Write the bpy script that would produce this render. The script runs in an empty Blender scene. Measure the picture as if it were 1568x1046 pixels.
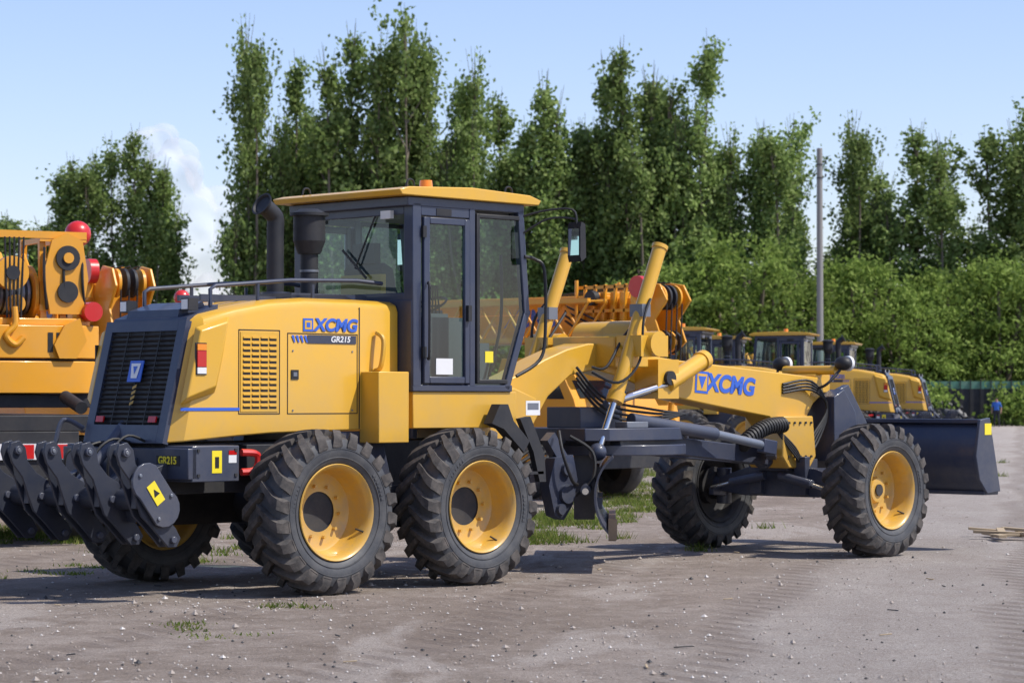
import bpy, bmesh, math, random
import numpy as np
from mathutils import Vector, Matrix
R=math.radians
scene=bpy.context.scene
COL=scene.collection
# ------------------------------------------------------------ materials
def newmat(name):
    m=bpy.data.materials.new(name); m.use_nodes=True
    nt=m.node_tree; b=nt.nodes["Principled BSDF"]
    return m,nt,b
def mixcol(nt,fac,a,b):
    n=nt.nodes.new("ShaderNodeMix"); n.data_type='RGBA'
    if isinstance(fac,(int,float)): n.inputs[0].default_value=fac
    else: nt.links.new(fac,n.inputs[0])
    for i,v in ((6,a),(7,b)):
        if isinstance(v,tuple): n.inputs[i].default_value=(*v,1)
        else: nt.links.new(v,n.inputs[i])
    return n.outputs[2]
def noise(nt,scale,detail=5,rough=.6,vec=None,dist=0):
    n=nt.nodes.new("ShaderNodeTexNoise"); n.inputs["Scale"].default_value=scale
    n.inputs["Detail"].default_value=detail; n.inputs["Roughness"].default_value=rough
    n.inputs["Distortion"].default_value=dist
    if vec is None:
        t=nt.nodes.new("ShaderNodeTexCoord"); vec=t.outputs["Object"]
    nt.links.new(vec,n.inputs["Vector"]); return n.outputs["Fac"]
def ramp(nt,fac,stops):
    r=nt.nodes.new("ShaderNodeValToRGB"); nt.links.new(fac,r.inputs[0])
    e=r.color_ramp.elements
    while len(e)<len(stops): e.new(.5)
    for i,(p,c) in enumerate(stops):
        e[i].position=p; e[i].color=(c,c,c,1) if isinstance(c,(int,float)) else (*c,1)
    return r.outputs[0]
def math_(nt,op,a,b_,c=None):
    n=nt.nodes.new("ShaderNodeMath"); n.operation=op
    for i,v in enumerate((a,b_,c)):
        if v is None: continue
        if isinstance(v,(int,float)): n.inputs[i].default_value=v
        else: nt.links.new(v,n.inputs[i])
    return n.outputs[0]
def bump(nt,b,h,strength,dist=.01):
    n=nt.nodes.new("ShaderNodeBump"); n.inputs["Strength"].default_value=strength
    n.inputs["Distance"].default_value=dist
    nt.links.new(h,n.inputs["Height"]); nt.links.new(n.outputs[0],b.inputs["Normal"])
def paint(name,col,rough=.35,dirt=.25,dust=(.30,.26,.21),coat=.25,metal=0,bs=.08,low=0.):
    m,nt,b=newmat(name)
    n1=noise(nt,2.2,8,.7); f=ramp(nt,n1,[(.42,0.),(.75,dirt)])
    c=mixcol(nt,f,col,dust)
    n2=noise(nt,.9,3,.5); f2=ramp(nt,n2,[(.3,0.),(.7,.18)])
    c=mixcol(nt,f2,c,tuple(v*.72 for v in col))
    if low>0:   # road dust that has settled on the lower parts of the machine
        t=nt.nodes.new("ShaderNodeTexCoord"); sp=nt.nodes.new("ShaderNodeSeparateXYZ"); nt.links.new(t.outputs["Object"],sp.inputs[0])
        mr=nt.nodes.new("ShaderNodeMapRange"); mr.inputs[1].default_value=.4; mr.inputs[2].default_value=1.9; mr.inputs[3].default_value=low; mr.inputs[4].default_value=0; nt.links.new(sp.outputs[2],mr.inputs[0])
        n5=noise(nt,6,8,.75); ff=math_(nt,'MULTIPLY',mr.outputs[0],ramp(nt,n5,[(.35,.1),(.65,1.)]))
        c=mixcol(nt,ff,c,dust)
    nt.links.new(c,b.inputs["Base Color"])
    n3=noise(nt,14,5,.7); rr=nt.nodes.new("ShaderNodeMapRange")
    rr.inputs[3].default_value=rough-.08; rr.inputs[4].default_value=rough+.2
    nt.links.new(n3,rr.inputs[0]); nt.links.new(rr.outputs[0],b.inputs["Roughness"])
    b.inputs["Coat Weight"].default_value=coat; b.inputs["Coat Roughness"].default_value=.12
    b.inputs["Metallic"].default_value=metal
    bump(nt,b,n1,bs,.01)
    return m
YEL=paint("yellow_paint",(.69,.38,.026),.34,.18,coat=.35,low=.4)
ORG=paint("orange_yellow_paint",(.76,.33,.010),.4,.15)
NAVY=paint("navy_paint",(.026,.036,.072),.40,.25,dust=(.12,.11,.10),low=.45)
NAVYD=paint("navy_ripper_shaded",(.014,.020,.040),.5,.25,dust=(.07,.065,.06),coat=.1,low=.3)  # navy paint darkened for the ripper holders, their shade put into the colour
NAVY2=paint("navy_steel",(.032,.043,.078),.5,.35,dust=(.13,.12,.115),low=.4)
GREY=paint("grey_metal",(.16,.18,.22),.4,.3,metal=.3)
BLACK=paint("black_plastic",(.012,.012,.014),.5,.3,dust=(.07,.065,.06),coat=0)
DARK=paint("dark_frame",(.012,.014,.02),.6,.35,dust=(.08,.07,.06),coat=0,low=.4)
RUB=paint("hose_rubber",(.012,.012,.013),.55,.2,dust=(.08,.07,.06),coat=0)
RED=paint("red_paint",(.60,.012,.012),.3,.1)
REDL=paint("red_lens",(.50,.01,.01),.15,0)
ORL=paint("amber_lens",(.85,.25,.01),.2,0)
WHT=paint("white_paint",(.75,.75,.75),.4,.1)
BLUE=paint("blue_decal",(.02,.11,.55),.4,.05)
STK=paint("yellow_sticker",(.85,.68,.02),.4,.05)
CHR,_nt,_b=newmat("chrome_rod"); _b.inputs["Metallic"].default_value=1; _b.inputs["Base Color"].default_value=(.6,.6,.6,1); _b.inputs["Roughness"].default_value=.15
SEAT=paint("seat_fabric",(.06,.06,.065),.8,.05,coat=0)
TAN=paint("tan_trim",(.45,.28,.06),.6,.1,coat=0)
INT=paint("interior_grey",(.10,.10,.11),.6,.1,coat=0)
BLADE=paint("worn_steel",(.13,.095,.065),.5,.6,dust=(.26,.18,.12),metal=.2)
TIRE,nt,b=newmat("tyre_rubber")
n=noise(nt,5,8,.7); n2=noise(nt,40,3,.6)
c=mixcol(nt,ramp(nt,n,[(.35,0.),(.75,.7)]),(.040,.043,.050),(.13,.125,.12))
nt.links.new(c,b.inputs["Base Color"]); b.inputs["Roughness"].default_value=.58; bump(nt,b,n2,.15,.005)
TREAD,nt,b=newmat("tyre_tread")
n=noise(nt,9,8,.7); n2=noise(nt,50,3,.6)
c=mixcol(nt,ramp(nt,n,[(.3,0.),(.7,.85)]),(.020,.020,.022),(.14,.12,.105))
nt.links.new(c,b.inputs["Base Color"]); b.inputs["Roughness"].default_value=.85; bump(nt,b,n2,.3,.006)
def glass(name,tint,fac):
    m=bpy.data.materials.new(name); m.use_nodes=True; nt=m.node_tree; nt.nodes.clear()
    o=nt.nodes.new("ShaderNodeOutputMaterial"); t=nt.nodes.new("ShaderNodeBsdfTransparent")
    t.inputs[0].default_value=(*tint,1); g=nt.nodes.new("ShaderNodeBsdfGlossy"); g.inputs["Roughness"].default_value=.02
    f=nt.nodes.new("ShaderNodeLayerWeight"); f.inputs[0].default_value=.5
    pw=math_(nt,'POWER',f.outputs["Facing"],4.); mp=math_(nt,'MULTIPLY_ADD',pw,.8,fac)
    mx=nt.nodes.new("ShaderNodeMixShader"); nt.links.new(mp,mx.inputs[0])
    nt.links.new(t.outputs[0],mx.inputs[1]); nt.links.new(g.outputs[0],mx.inputs[2]); nt.links.new(mx.outputs[0],o.inputs[0])
    return m
GLASS=glass("cab_glass",(.72,.88,.87),.06)
MIRR,_n,_b=newmat("mirror_face"); _b.inputs["Metallic"].default_value=1; _b.inputs["Roughness"].default_value=.03; _b.inputs["Base Color"].default_value=(.8,.8,.8,1)
def leafmat(name,c1,c2,c3):
    m=bpy.data.materials.new(name); m.use_nodes=True; nt=m.node_tree; nt.nodes.clear()
    o=nt.nodes.new("ShaderNodeOutputMaterial"); g=nt.nodes.new("ShaderNodeNewGeometry")
    r=nt.nodes.new("ShaderNodeValToRGB"); e=r.color_ramp.elements; e[0].color=(*c1,1); e[1].color=(*c3,1); e.new(.55).color=(*c2,1)
    nt.links.new(g.outputs["Random Per Island"],r.inputs[0])
    n1=noise(nt,.4,3,.6); k=ramp(nt,n1,[(.3,.65),(.7,1.0)])
    oi=nt.nodes.new("ShaderNodeObjectInfo"); mr=nt.nodes.new("ShaderNodeMapRange"); mr.inputs[3].default_value=.95; mr.inputs[4].default_value=1.4
    nt.links.new(oi.outputs["Random"],mr.inputs[0])
    mm=nt.nodes.new("ShaderNodeVectorMath"); mm.operation='MULTIPLY'; nt.links.new(r.outputs[0],mm.inputs[0]); nt.links.new(k,mm.inputs[1])
    ms=nt.nodes.new("ShaderNodeVectorMath"); ms.operation='SCALE'; nt.links.new(mm.outputs[0],ms.inputs[0]); nt.links.new(mr.outputs[0],ms.inputs["Scale"])
    d=nt.nodes.new("ShaderNodeBsdfDiffuse"); t=nt.nodes.new("ShaderNodeBsdfTranslucent")
    nt.links.new(ms.outputs[0],d.inputs[0]); nt.links.new(ms.outputs[0],t.inputs[0])
    a=nt.nodes.new("ShaderNodeMixShader"); a.inputs[0].default_value=.42; nt.links.new(d.outputs[0],a.inputs[1]); nt.links.new(t.outputs[0],a.inputs[2])
    nt.links.new(a.outputs[0],o.inputs[0]); return m
LEAFP=leafmat("poplar_leaves",(.14,.205,.06),(.23,.315,.095),(.35,.43,.17))
LEAFW=leafmat("willow_leaves",(.14,.205,.045),(.22,.31,.07),(.33,.42,.12))
GRASSM=leafmat("grass_blades",(.08,.13,.025),(.15,.21,.04),(.28,.26,.10))
BARK=paint("bark",(.14,.115,.085),.9,.4,coat=0)
CONC=paint("concrete",(.25,.245,.235),.85,.3,coat=0)
# ------------------------------------------------------------ mesh part builder
class Part:
    def __init__(s,name,bevel=0.): s.n=name; s.bm=bmesh.new(); s.m=[]; s.bev=bevel
    def mi(s,mat):
        if mat not in s.m: s.m.append(mat)
        return s.m.index(mat)
    def mesh(s,vs,fs,mat):
        i=s.mi(mat); v=[s.bm.verts.new(p) for p in vs]
        for f in fs:
            try: s.bm.faces.new([v[k] for k in f]).material_index=i
            except ValueError: pass
        return v
    def box(s,x0,x1,y0,y1,z0,z1,mat,M=None):
        vs=[Vector((x,y,z)) for x in (x0,x1) for y in (y0,y1) for z in (z0,z1)]
        if M is not None: vs=[M@v for v in vs]
        s.mesh(vs,[(0,1,3,2),(4,6,7,5),(0,4,5,1),(2,3,7,6),(0,2,6,4),(1,5,7,3)],mat)
    def prism(s,p,y0,y1,mat):
        n=len(p); vs=[(x,y0,z) for x,z in p]+[(x,y1,z) for x,z in p]
        s.mesh(vs,[tuple(range(n)),tuple(range(2*n-1,n-1,-1))]+[(i,(i+1)%n,n+(i+1)%n,n+i) for i in range(n)],mat)
    def prismx(s,p,x0,x1,mat):
        n=len(p); vs=[(x0,y,z) for y,z in p]+[(x1,y,z) for y,z in p]
        s.mesh(vs,[tuple(range(n)),tuple(range(2*n-1,n-1,-1))]+[(i,(i+1)%n,n+(i+1)%n,n+i) for i in range(n)],mat)
    def prismz(s,p,z0,z1,mat):
        n=len(p); vs=[(x,y,z0) for x,y in p]+[(x,y,z1) for x,y in p]
        s.mesh(vs,[tuple(range(n)),tuple(range(2*n-1,n-1,-1))]+[(i,(i+1)%n,n+(i+1)%n,n+i) for i in range(n)],mat)
    def frame(s,p0,p1):
        d=(Vector(p1)-Vector(p0)); L=d.length; d.normalize()
        u=Vector((0,0,1)) if abs(d.z)<.95 else Vector((0,1,0))
        a=d.cross(u).normalized(); b2=a.cross(d).normalized(); return d,a,b2,L
    def beam(s,p0,p1,w,h,mat):
        d,a,c,L=s.frame(p0,p1); p0=Vector(p0);p1=Vector(p1)
        vs=[p+a*(i*w/2)+c*(j*h/2) for p in (p0,p1) for i,j in ((-1,-1),(1,-1),(1,1),(-1,1))]
        s.mesh(vs,[(0,1,2,3),(7,6,5,4)]+[(i,(i+1)%4,4+(i+1)%4,4+i) for i in range(4)],mat)
    def cyl(s,p0,p1,r0,mat,r1=None,n=20):
        if r1 is None: r1=r0
        d,a,c,L=s.frame(p0,p1); p0=Vector(p0);p1=Vector(p1); vs=[]
        for p,r in ((p0,r0),(p1,r1)):
            for k in range(n):
                t=2*math.pi*k/n; vs.append(p+a*(r*math.cos(t))+c*(r*math.sin(t)))
        s.mesh(vs,[tuple(range(n)),tuple(range(2*n-1,n-1,-1))]+[(i,(i+1)%n,n+(i+1)%n,n+i) for i in range(n)],mat)
    def tube(s,pts,r,mat,n=8,sm=True):
        P=[Vector(p) for p in pts]
        if sm and len(P)>2:
            Q=[]
            for i in range(len(P)-1):
                a=P[max(i-1,0)];b=P[i];c=P[i+1];d=P[min(i+2,len(P)-1)]
                for k in range(5):
                    t=k/5; Q.append(.5*((2*b)+(c-a)*t+(2*a-5*b+4*c-d)*t*t+(3*b-3*c+d-a)*t**3))
            P=Q+[P[-1]]
        vs=[];a=None
        for i,p in enumerate(P):
            d=(P[min(i+1,len(P)-1)]-P[max(i-1,0)]).normalized()
            if a is None:
                u=Vector((0,0,1)) if abs(d.z)<.9 else Vector((0,1,0)); a=d.cross(u).normalized()
            a=(a-d*a.dot(d)).normalized(); c=d.cross(a)
            rr=r[min(i,len(r)-1)] if isinstance(r,(list,tuple)) else r
            for k in range(n):
                t=2*math.pi*k/n; vs.append(p+a*(rr*math.cos(t))+c*(rr*math.sin(t)))
        fs=[(j*n+i,j*n+(i+1)%n,(j+1)*n+(i+1)%n,(j+1)*n+i) for j in range(len(P)-1) for i in range(n)]
        fs+=[tuple(range(n)),tuple(range(len(P)*n-1,(len(P)-1)*n-1,-1))]
        s.mesh(vs,fs,mat)
    def lathe(s,prof,o,axis,mat,n=48,closed=False):
        o=Vector(o); d=Vector(axis).normalized(); u=Vector((0,0,1)) if abs(d.z)<.9 else Vector((1,0,0))
        a=d.cross(u).normalized(); c=a.cross(d).normalized(); m=len(prof)
        vs=[o+d*h+a*(r*math.cos(2*math.pi*k/n))+c*(r*math.sin(2*math.pi*k/n)) for k in range(n) for h,r in prof]
        mm=m if closed else m-1
        fs=[(k*m+i,k*m+(i+1)%m,((k+1)%n)*m+(i+1)%m,((k+1)%n)*m+i) for k in range(n) for i in range(mm)]
        s.mesh(vs,fs,mat)
    def sphere(s,c,r,mat,sx=1,sy=1,sz=1):
        i=s.mi(mat); M=Matrix.Translation(c)@Matrix.Diagonal((sx,sy,sz,1))
        ret=bmesh.ops.create_icosphere(s.bm,subdivisions=3,radius=r,matrix=M)
        for v in ret['verts']:
            for f in v.link_faces: f.material_index=i
    def finish(s,parent=None,loc=(0,0,0),rot=(0,0,0),angle=35):
        bmesh.ops.recalc_face_normals(s.bm,faces=s.bm.faces[:])
        me=bpy.data.meshes.new(s.n); s.bm.to_mesh(me); s.bm.free()
        for m in s.m: me.materials.append(m)
        me.polygons.foreach_set("use_smooth",[True]*len(me.polygons)); me.set_sharp_from_angle(angle=R(angle))
        ob=bpy.data.objects.new(s.n,me); COL.objects.link(ob); ob.parent=parent; ob.location=loc; ob.rotation_euler=rot
        if s.bev>0:
            md=ob.modifiers.new("bevel",'BEVEL'); md.width=s.bev; md.segments=2; md.limit_method='ANGLE'; md.angle_limit=R(40); md.use_clamp_overlap=False
        return ob
def empty(name,loc=(0,0,0),rz=0):
    e=bpy.data.objects.new(name,None); COL.objects.link(e); e.location=loc; e.rotation_euler=(0,0,rz); e.empty_display_size=.3; return e
def text(name,body,mat,parent,loc,rot,size,sx=1,shear=0,off=.0,ext=.002):
    c=bpy.data.curves.new(name,'FONT'); c.body=body; c.size=size; c.shear=shear; c.offset=off; c.extrude=ext; c.align_x='CENTER'; c.align_y='CENTER'
    c.materials.append(mat); o=bpy.data.objects.new(name,c); COL.objects.link(o); o.parent=parent; o.location=loc; o.rotation_euler=rot; o.scale=(sx,1,1); return o

# ------------------------------------------------------------ wheel (axle along Y, outer face -Y)
def wheel_mesh(front=False):
    p=Part("wheel")
    prof=[(-.165,.375),(-.19,.392),(-.214,.43),(-.232,.49),(-.230,.55),(-.208,.598),(-.15,.618),(0,.624),(.15,.618),(.208,.598),(.230,.55),(.232,.49),(.214,.43),(.19,.392),(.165,.375)]
    p.lathe(prof,(0,0,0),(0,1,0),TIRE,72)
    for r in (.45,.52):
        for sg in (-1,1):
            yy={.45:.2225,.52:.2315}[r]
            p.lathe([(sg*(yy-.004),r-.006),(sg*(yy+.004),r-.003),(sg*(yy+.004),r+.003),(sg*(yy-.004),r+.006)],(0,0,0),(0,1,0),TIRE,72)
    for k in range(14):
        a0=.3+k*.075+(1.9 if k>6 else 0)
        vs=[(r_*math.cos(a0+e*.022),-yy,r_*math.sin(a0+e*.022)) for yy in (.222,.2325) for r_,e in ((.468,-1),(.468,1),(.50,1),(.50,-1))]
        p.mesh(vs,[(4,5,6,7),(0,1,5,4),(1,2,6,5),(2,3,7,6),(3,0,4,7)],TIRE)
    N=22
    for sg in (-1,1):
        for k in range(N):
            t0=2*math.pi*(k+(.5 if sg>0 else 0))/N
            st=[(.0,-.01,.676,.60,.042),(.35,.08,.677,.60,.055),(.72,.165,.672,.59,.070),(.90,.218,.652,.57,.078),(1.0,.243,.605,.545,.074),(1.02,.240,.565,.53,.06)]
            vs=[]
            for s_,y,ro,ri,hw in st:
                th=t0+.27*s_
                for r_,w_ in ((ri,hw*1.15),(ro,hw*.85)):
                    for e in (-1,1):
                        a=th+e*w_/r_*.62
                        vs.append((r_*math.cos(a),sg*y*.985,r_*math.sin(a)))
            nn=len(st)
            fs=[(0,1,3,2),(4*nn-4,4*nn-2,4*nn-1,4*nn-3)]
            for j in range(nn-1):
                b0=j*4;b1=b0+4
                fs+=[(b0,b0+2,b1+2,b1),(b0+1,b1+1,b1+3,b0+3),(b0+2,b0+3,b1+3,b1+2),(b0,b1,b1+1,b0+1)]
            p.mesh(vs,fs,TREAD)
    if front:
        p.lathe([(-.170,.378),(-.205,.398),(-.212,.392),(-.205,.378),(-.178,.362),(-.150,.352),(-.06,.345),(-.0,.335),(.02,.30),(.015,.14),(-.03,.12),(-.035,.0)],(0,0,0),(0,1,0),YEL,56)
        p.cyl((0,-.035,0),(0,-.05,0),.06,DARK,n=24)
    else:
        p.lathe([(-.170,.378),(-.205,.398),(-.212,.392),(-.205,.378),(-.178,.362),(-.150,.352),(-.06,.345),(-.02,.335),(.02,.32),(.035,.29),(.03,.165)],(0,0,0),(0,1,0),YEL,56)
        p.lathe([(.03,.165),(.09,.155),(.09,.0)],(0,0,0),(0,1,0),DARK,40)
    p.lathe([(.04,.165),(.042,.32),(.06,.345),(.15,.352),(.178,.362),(.205,.378),(.212,.392),(.205,.398),(.17,.378)],(0,0,0),(0,1,0),DARK if front else YEL,56)
    p.lathe([(.045,.0),(.045,.20),(.12,.20),(.12,.15),(.2,.14),(.2,0)],(0,0,0),(0,1,0),DARK,32)
    yb=.017 if front else .03
    for k in range(10):
        a=2*math.pi*k/10; x,z=.215*math.cos(a),.215*math.sin(a)
        p.cyl((x,yb,z),(x,yb-.032,z),.015,YEL,n=6)
    p.cyl((.30,-.10,-.12),(.33,-.17,-.14),.008,DARK,n=6)
    ob=p.finish(angle=40); me=ob.data; bpy.data.objects.remove(ob); return me
WHEEL=wheel_mesh(); WHEELF=wheel_mesh(True)
def add_wheel(name,parent,x,y,z=.672,steer=0,spin=0,outer=-1,me=None):
    o=bpy.data.objects.new(name,me or WHEEL); COL.objects.link(o); o.parent=parent; o.location=(x,y,z)
    M=Matrix.Rotation(R(steer)+(math.pi if outer>0 else 0),4,'Z')@Matrix.Rotation(R(spin),4,'Y')
    o.rotation_euler=M.to_euler(); return o

# ------------------------------------------------------------ motor grader
def build_grader():
    g=empty("motor_grader")
    add_wheel("rear_wheel_right",g,0,-1.15,spin=5); add_wheel("middle_wheel_right",g,1.65,-1.15,spin=33)
    add_wheel("rear_wheel_left",g,0,1.15,spin=13,outer=1); add_wheel("middle_wheel_left",g,1.65,1.15,spin=40,outer=1)
    add_wheel("front_wheel_right",g,7.40,-1.15,steer=3,spin=20,me=WHEELF); add_wheel("front_wheel_left",g,7.40,1.15,steer=3,spin=60,outer=1,me=WHEELF)
    h=Part("engine_hood",.012)
    def ring(xb,xs,xt,w,zb,zs,zt,ch=.10):
        return [(xb,-w,zb),(xs,-w,zs),(xs+(xt-xs)*.5,-w+ch*.25,zs+(zt-zs)*.65),(xt,-w+ch,zt),(xt,w-ch,zt),(xs+(xt-xs)*.5,w-ch*.25,zs+(zt-zs)*.65),(xs,w,zs),(xb,w,zb)]
    rings=[ring(-1.12,-.90,-.87,.54,1.24,2.14,2.24),ring(-1.0,-.80,-.77,.62,1.25,2.19,2.29),ring(-.45,-.45,-.45,.62,1.29,2.27,2.36),
           ring(-.1,-.1,-.1,.62,1.31,2.33,2.42),ring(.3,.3,.3,.62,1.32,2.36,2.45),ring(.86,.86,.86,.62,1.33,2.36,2.45),ring(1.33,1.33,1.33,.62,1.33,2.35,2.44)]
    vs=[p for r in rings for p in r]; n=8
    fs=[(j*n+i,j*n+i+1,(j+1)*n+i+1,(j+1)*n+i) for j in range(len(rings)-1) for i in range(n-1)]
    fs+=[(j*n+7,j*n,(j+1)*n,(j+1)*n+7) for j in range(len(rings)-1)]+[tuple(range(n)),tuple(range(len(vs)-1,len(vs)-n-1,-1))]
    h.mesh(vs,fs,YEL)
    for sg in (-1,1):
        o=[(-.885,2.18),(-.53,2.28),(-.60,1.95),(-.68,1.64),(-1.04,1.54)]; i_=[(-.875,2.15),(-.60,2.225),(-.66,1.93),(-.72,1.70),(-1.02,1.60)]
        vs=[(x,sg*.612,z) for x,z in o]+[(x,sg*.69,z) for x,z in i_]
        h.mesh(vs,[(5,6,7,8,9),(4,3,2,1,0)]+[(k,(k+1)%5,5+(k+1)%5,5+k) for k in range(5)],YEL)
    h.finish(g)
    hd=Part("hood_details")
    M=Matrix.Translation((-1.12,0,1.24))@Matrix.Rotation(math.atan2(.235,.98),4,'Y')
    hd.box(-.035,.02,-.545,-.445,-.01,1.02,NAVY,M); hd.box(-.035,.02,.445,.545,-.01,1.02,NAVY,M)
    hd.box(-.036,.02,-.445,.445,.93,1.02,NAVY,M); hd.box(-.036,.02,-.445,.445,-.01,.14,NAVY,M)
    hd.box(-.008,.0,-.445,.445,.14,.93,BLACK,M)
    for i in range(19):
        z=.155+i*.041; MM=M@Matrix.Translation((-.02,0,z))@Matrix.Rotation(R(35),4,'Y')
        hd.box(-.012,.012,-.44,.44,-.002,.002,BLACK,MM)
    for y in (-.22,0,.22): hd.box(-.028,-.02,y-.006,y+.006,.14,.93,BLACK,M)
    hd.box(-.045,-.036,-.09,.09,.50,.68,BLUE,M)
    hd.mesh([M@Vector(v) for v in [(-.049,-.065,.655),(-.049,.065,.655),(-.049,.04,.53),(-.049,-.04,.53)]],[(0,1,2,3)],WHT)
    hd.mesh([M@Vector(v) for v in [(-.052,-.03,.63),(-.052,.03,.63),(-.052,.0,.56)]],[(0,1,2)],BLUE)
    for sg in (-1,1): hd.box(-.05,-.036,sg*.36-.05,sg*.36+.05,.16,.21,REDL,M)
    for i in range(4):
        hd.mesh([M@Vector(v) for v in [(-.041,.0,.30+i*.045),(-.041,-.05,.32+i*.045),(-.041,-.05,.345+i*.045),(-.041,.0,.325+i*.045)]],[(0,1,2,3)],TAN)
    hd.prism([(-.90,2.20),(-.875,2.262),(-.56,2.372),(-.56,2.30)],-.50,.50,NAVY)
    hd.prism([(-.86,2.262),(-.84,2.33),(-.60,2.40),(-.58,2.36)],-.35,.35,NAVY)
    for sg in (-1,1):
        y0=sg*.62
        def q(x0,x1,z0,z1,mat,o=.003,t=.003):
            a,b_=sorted((y0+sg*(o-t),y0+sg*o)); hd.box(x0,x1,a,b_,z0,z1,mat)
        q(-.42,-.02,1.49,2.15,YEL,.006,.01)
        for c in range(4):
            for r in range(13):
                x=-.395+c*.093; z=1.515+r*.047
                q(x,x+.075,z,z+.018,BLACK,.0085,.003)
                a,b_=sorted((y0+sg*.005,y0+sg*.016)); hd.box(x,x+.075,a,b_,z+.018,z+.030,YEL)
        for (xa,xb,za,zb) in ((-.44,-.0,1.47,2.17),(.08,.86,1.47,2.15)):
            for bx in ((xa,xa+.007,za,zb),(xb-.007,xb,za,zb),(xa,xb,za,za+.007),(xa,xb,zb-.007,zb)): q(*bx,BLACK,.0035,.004)
        q(.875,.885,1.34,2.38,BLACK,.0035,.004)
        q(.30,.84,2.065,2.135,NAVY,.006,.004)
        for i in range(4):
            hd.mesh([(x_,y0+sg*.007,z_) for x_,z_ in ((.12+i*.045,2.13),(.15+i*.045,2.13),(.165+i*.045,2.07),(.15+i*.045,2.07))],[(0,1,2,3)],BLUE)
        q(-1.035,-.43,1.50,1.525,BLUE,.005,.003)
        q(.12,.20,1.76,1.84,BLACK,.008,.006); q(.14,.18,1.785,1.82,GREY,.012,.004)
        for x_ in (.14,.80): 
            for z_ in (1.5,2.0): hd.cyl((x_,y0,z_),(x_,y0+sg*.006,z_),.008,GREY,n=8)
        q(.25,.36,2.165,2.275,BLUE,.006,.003); q(.268,.342,2.183,2.257,YEL,.008,.003); q(.285,.325,2.20,2.24,BLUE,.010,.003)
        a,b_=sorted((sg*.685,sg*.705))
        hd.box(-.925,-.835,a,b_,1.80,1.85,WHT); hd.box(-.925,-.835,a,b_,1.855,1.985,REDL); hd.box(-.925,-.835,a,b_,1.99,2.04,ORL)
        hd.box(-.935,-.825,*sorted((sg*.68,sg*.693)),1.79,2.05,BLACK)
        hd.tube([(1.06,sg*.63,1.84),(1.06,sg*.70,1.88),(1.08,sg*.71,2.10),(1.06,sg*.64,2.17)],.022,YEL,8)
        hd.box(-.84,-.74,sg*.42-.05,sg*.42+.05,2.32,2.42,DARK); hd.box(-.845,-.84,sg*.42-.04,sg*.42+.04,2.33,2.41,WHT)
        hd.tube([(-.60,sg*.45,2.36),(-.60,sg*.45,2.50),(-.55,sg*.45,2.53),(.25,sg*.45,2.60),(1.0,sg*.45,2.62),(1.25,sg*.5,2.60)],.018,NAVY,8,False)
        for x in (-.1,.5): hd.cyl((x,sg*.45,2.42),(x,sg*.45,2.57),.016,NAVY,n=8)
    for y in (-.2,.1): hd.box(-.5,.3,y,y+.03,2.42,2.47,NAVY)
    hd.box(.35,1.2,-.35,.35,2.44,2.50,NAVY)
    hd.cyl((.50,.05,2.44),(.50,.05,2.52),.13,NAVY); hd.cyl((.50,.05,2.5),(.50,.05,3.10),.075,DARK,n=24)
    hd.tube([(.50,.05,3.05),(.50,.05,3.16),(.44,.05,3.22),(.36,.05,3.27)],[.075]*20,DARK,20)
    hd.lathe([(0,.075),(.01,.10),(.03,.11),(.03,.095),(-.05,.06)],(.37,.05,3.265),(-.85,0,.5),DARK,24)
    hd.cyl((.80,-.05,2.44),(.80,-.05,2.93),.078,DARK,n=24)
    hd.cyl((.80,-.05,2.86),(.80,-.05,2.97),.10,DARK,.14,n=28); hd.cyl((.80,-.05,2.97),(.80,-.05,3.19),.14,DARK,n=28)
    hd.cyl((.80,-.05,3.19),(.80,-.05,3.215),.17,DARK,n=28); hd.cyl((.80,-.05,3.215),(.80,-.05,3.25),.15,DARK,.08,n=28)
    for z in (2.7,2.9): hd.cyl((.80,-.05,z),(.80,-.05,z+.02),.084,GREY,n=24)
    hd.finish(g)
    f=Part("rear_frame",.008)
    f.box(-1.05,3.0,-.45,.45,.82,1.236,DARK); f.box(-1.10,-.62,-.86,-.50,.93,1.22,NAVY2); f.box(-1.10,-.62,.50,.86,.93,1.22,NAVY2)
    f.box(-1.14,-1.05,-.86,.86,.95,1.20,NAVY)
    for sg in (-1,1):
        a,b_=sorted((sg*.60,sg*.85)); f.box(.90,1.25,a,b_,1.22,1.83,YEL)
        a,b_=sorted((sg*.78,sg*.90)); f.box(-.35,2.0,a,b_,.50,.86,DARK)
        f.prism([(.35,.8),(1.30,.8),(1.15,1.32),(.5,1.32)],*sorted((sg*.45,sg*.60)),NAVY)
        f.box(-.35,.2,*sorted((sg*.45,sg*.62)),1.0,1.22,DARK)
    f.cyl((.82,-.9,.68),(.82,.9,.68),.2,DARK,n=24)
    f.finish(g)
    fd=Part("frame_details")
    for sg in (-1,1):
        y0=sg*.86
        def q(x0,x1,z0,z1,mat,o): fd.box(x0,x1,*sorted((y0,y0+sg*o)),z0,z1,mat)
        q(-.90,-.80,1.0,1.18,STK,.003); q(-.73,-.65,1.08,1.18,WHT,.003); q(-.73,-.65,1.145,1.18,REDL,.005)
        q(-.87,-.83,1.04,1.13,BLACK,.005)
        for x in (-1.05,-.67): q(x,x+.025,.97,.995,DARK,.01); q(x,x+.025,1.17,1.195,DARK,.01)
        fd.tube([(-.55,sg*.80,1.0),(-.42,sg*.82,1.02),(-.40,sg*.82,1.14),(-.55,sg*.80,1.16)],.03,RED,8)
    fd.box(-1.146,-1.14,-.75,-.45,1.06,1.14,BLACK)
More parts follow.
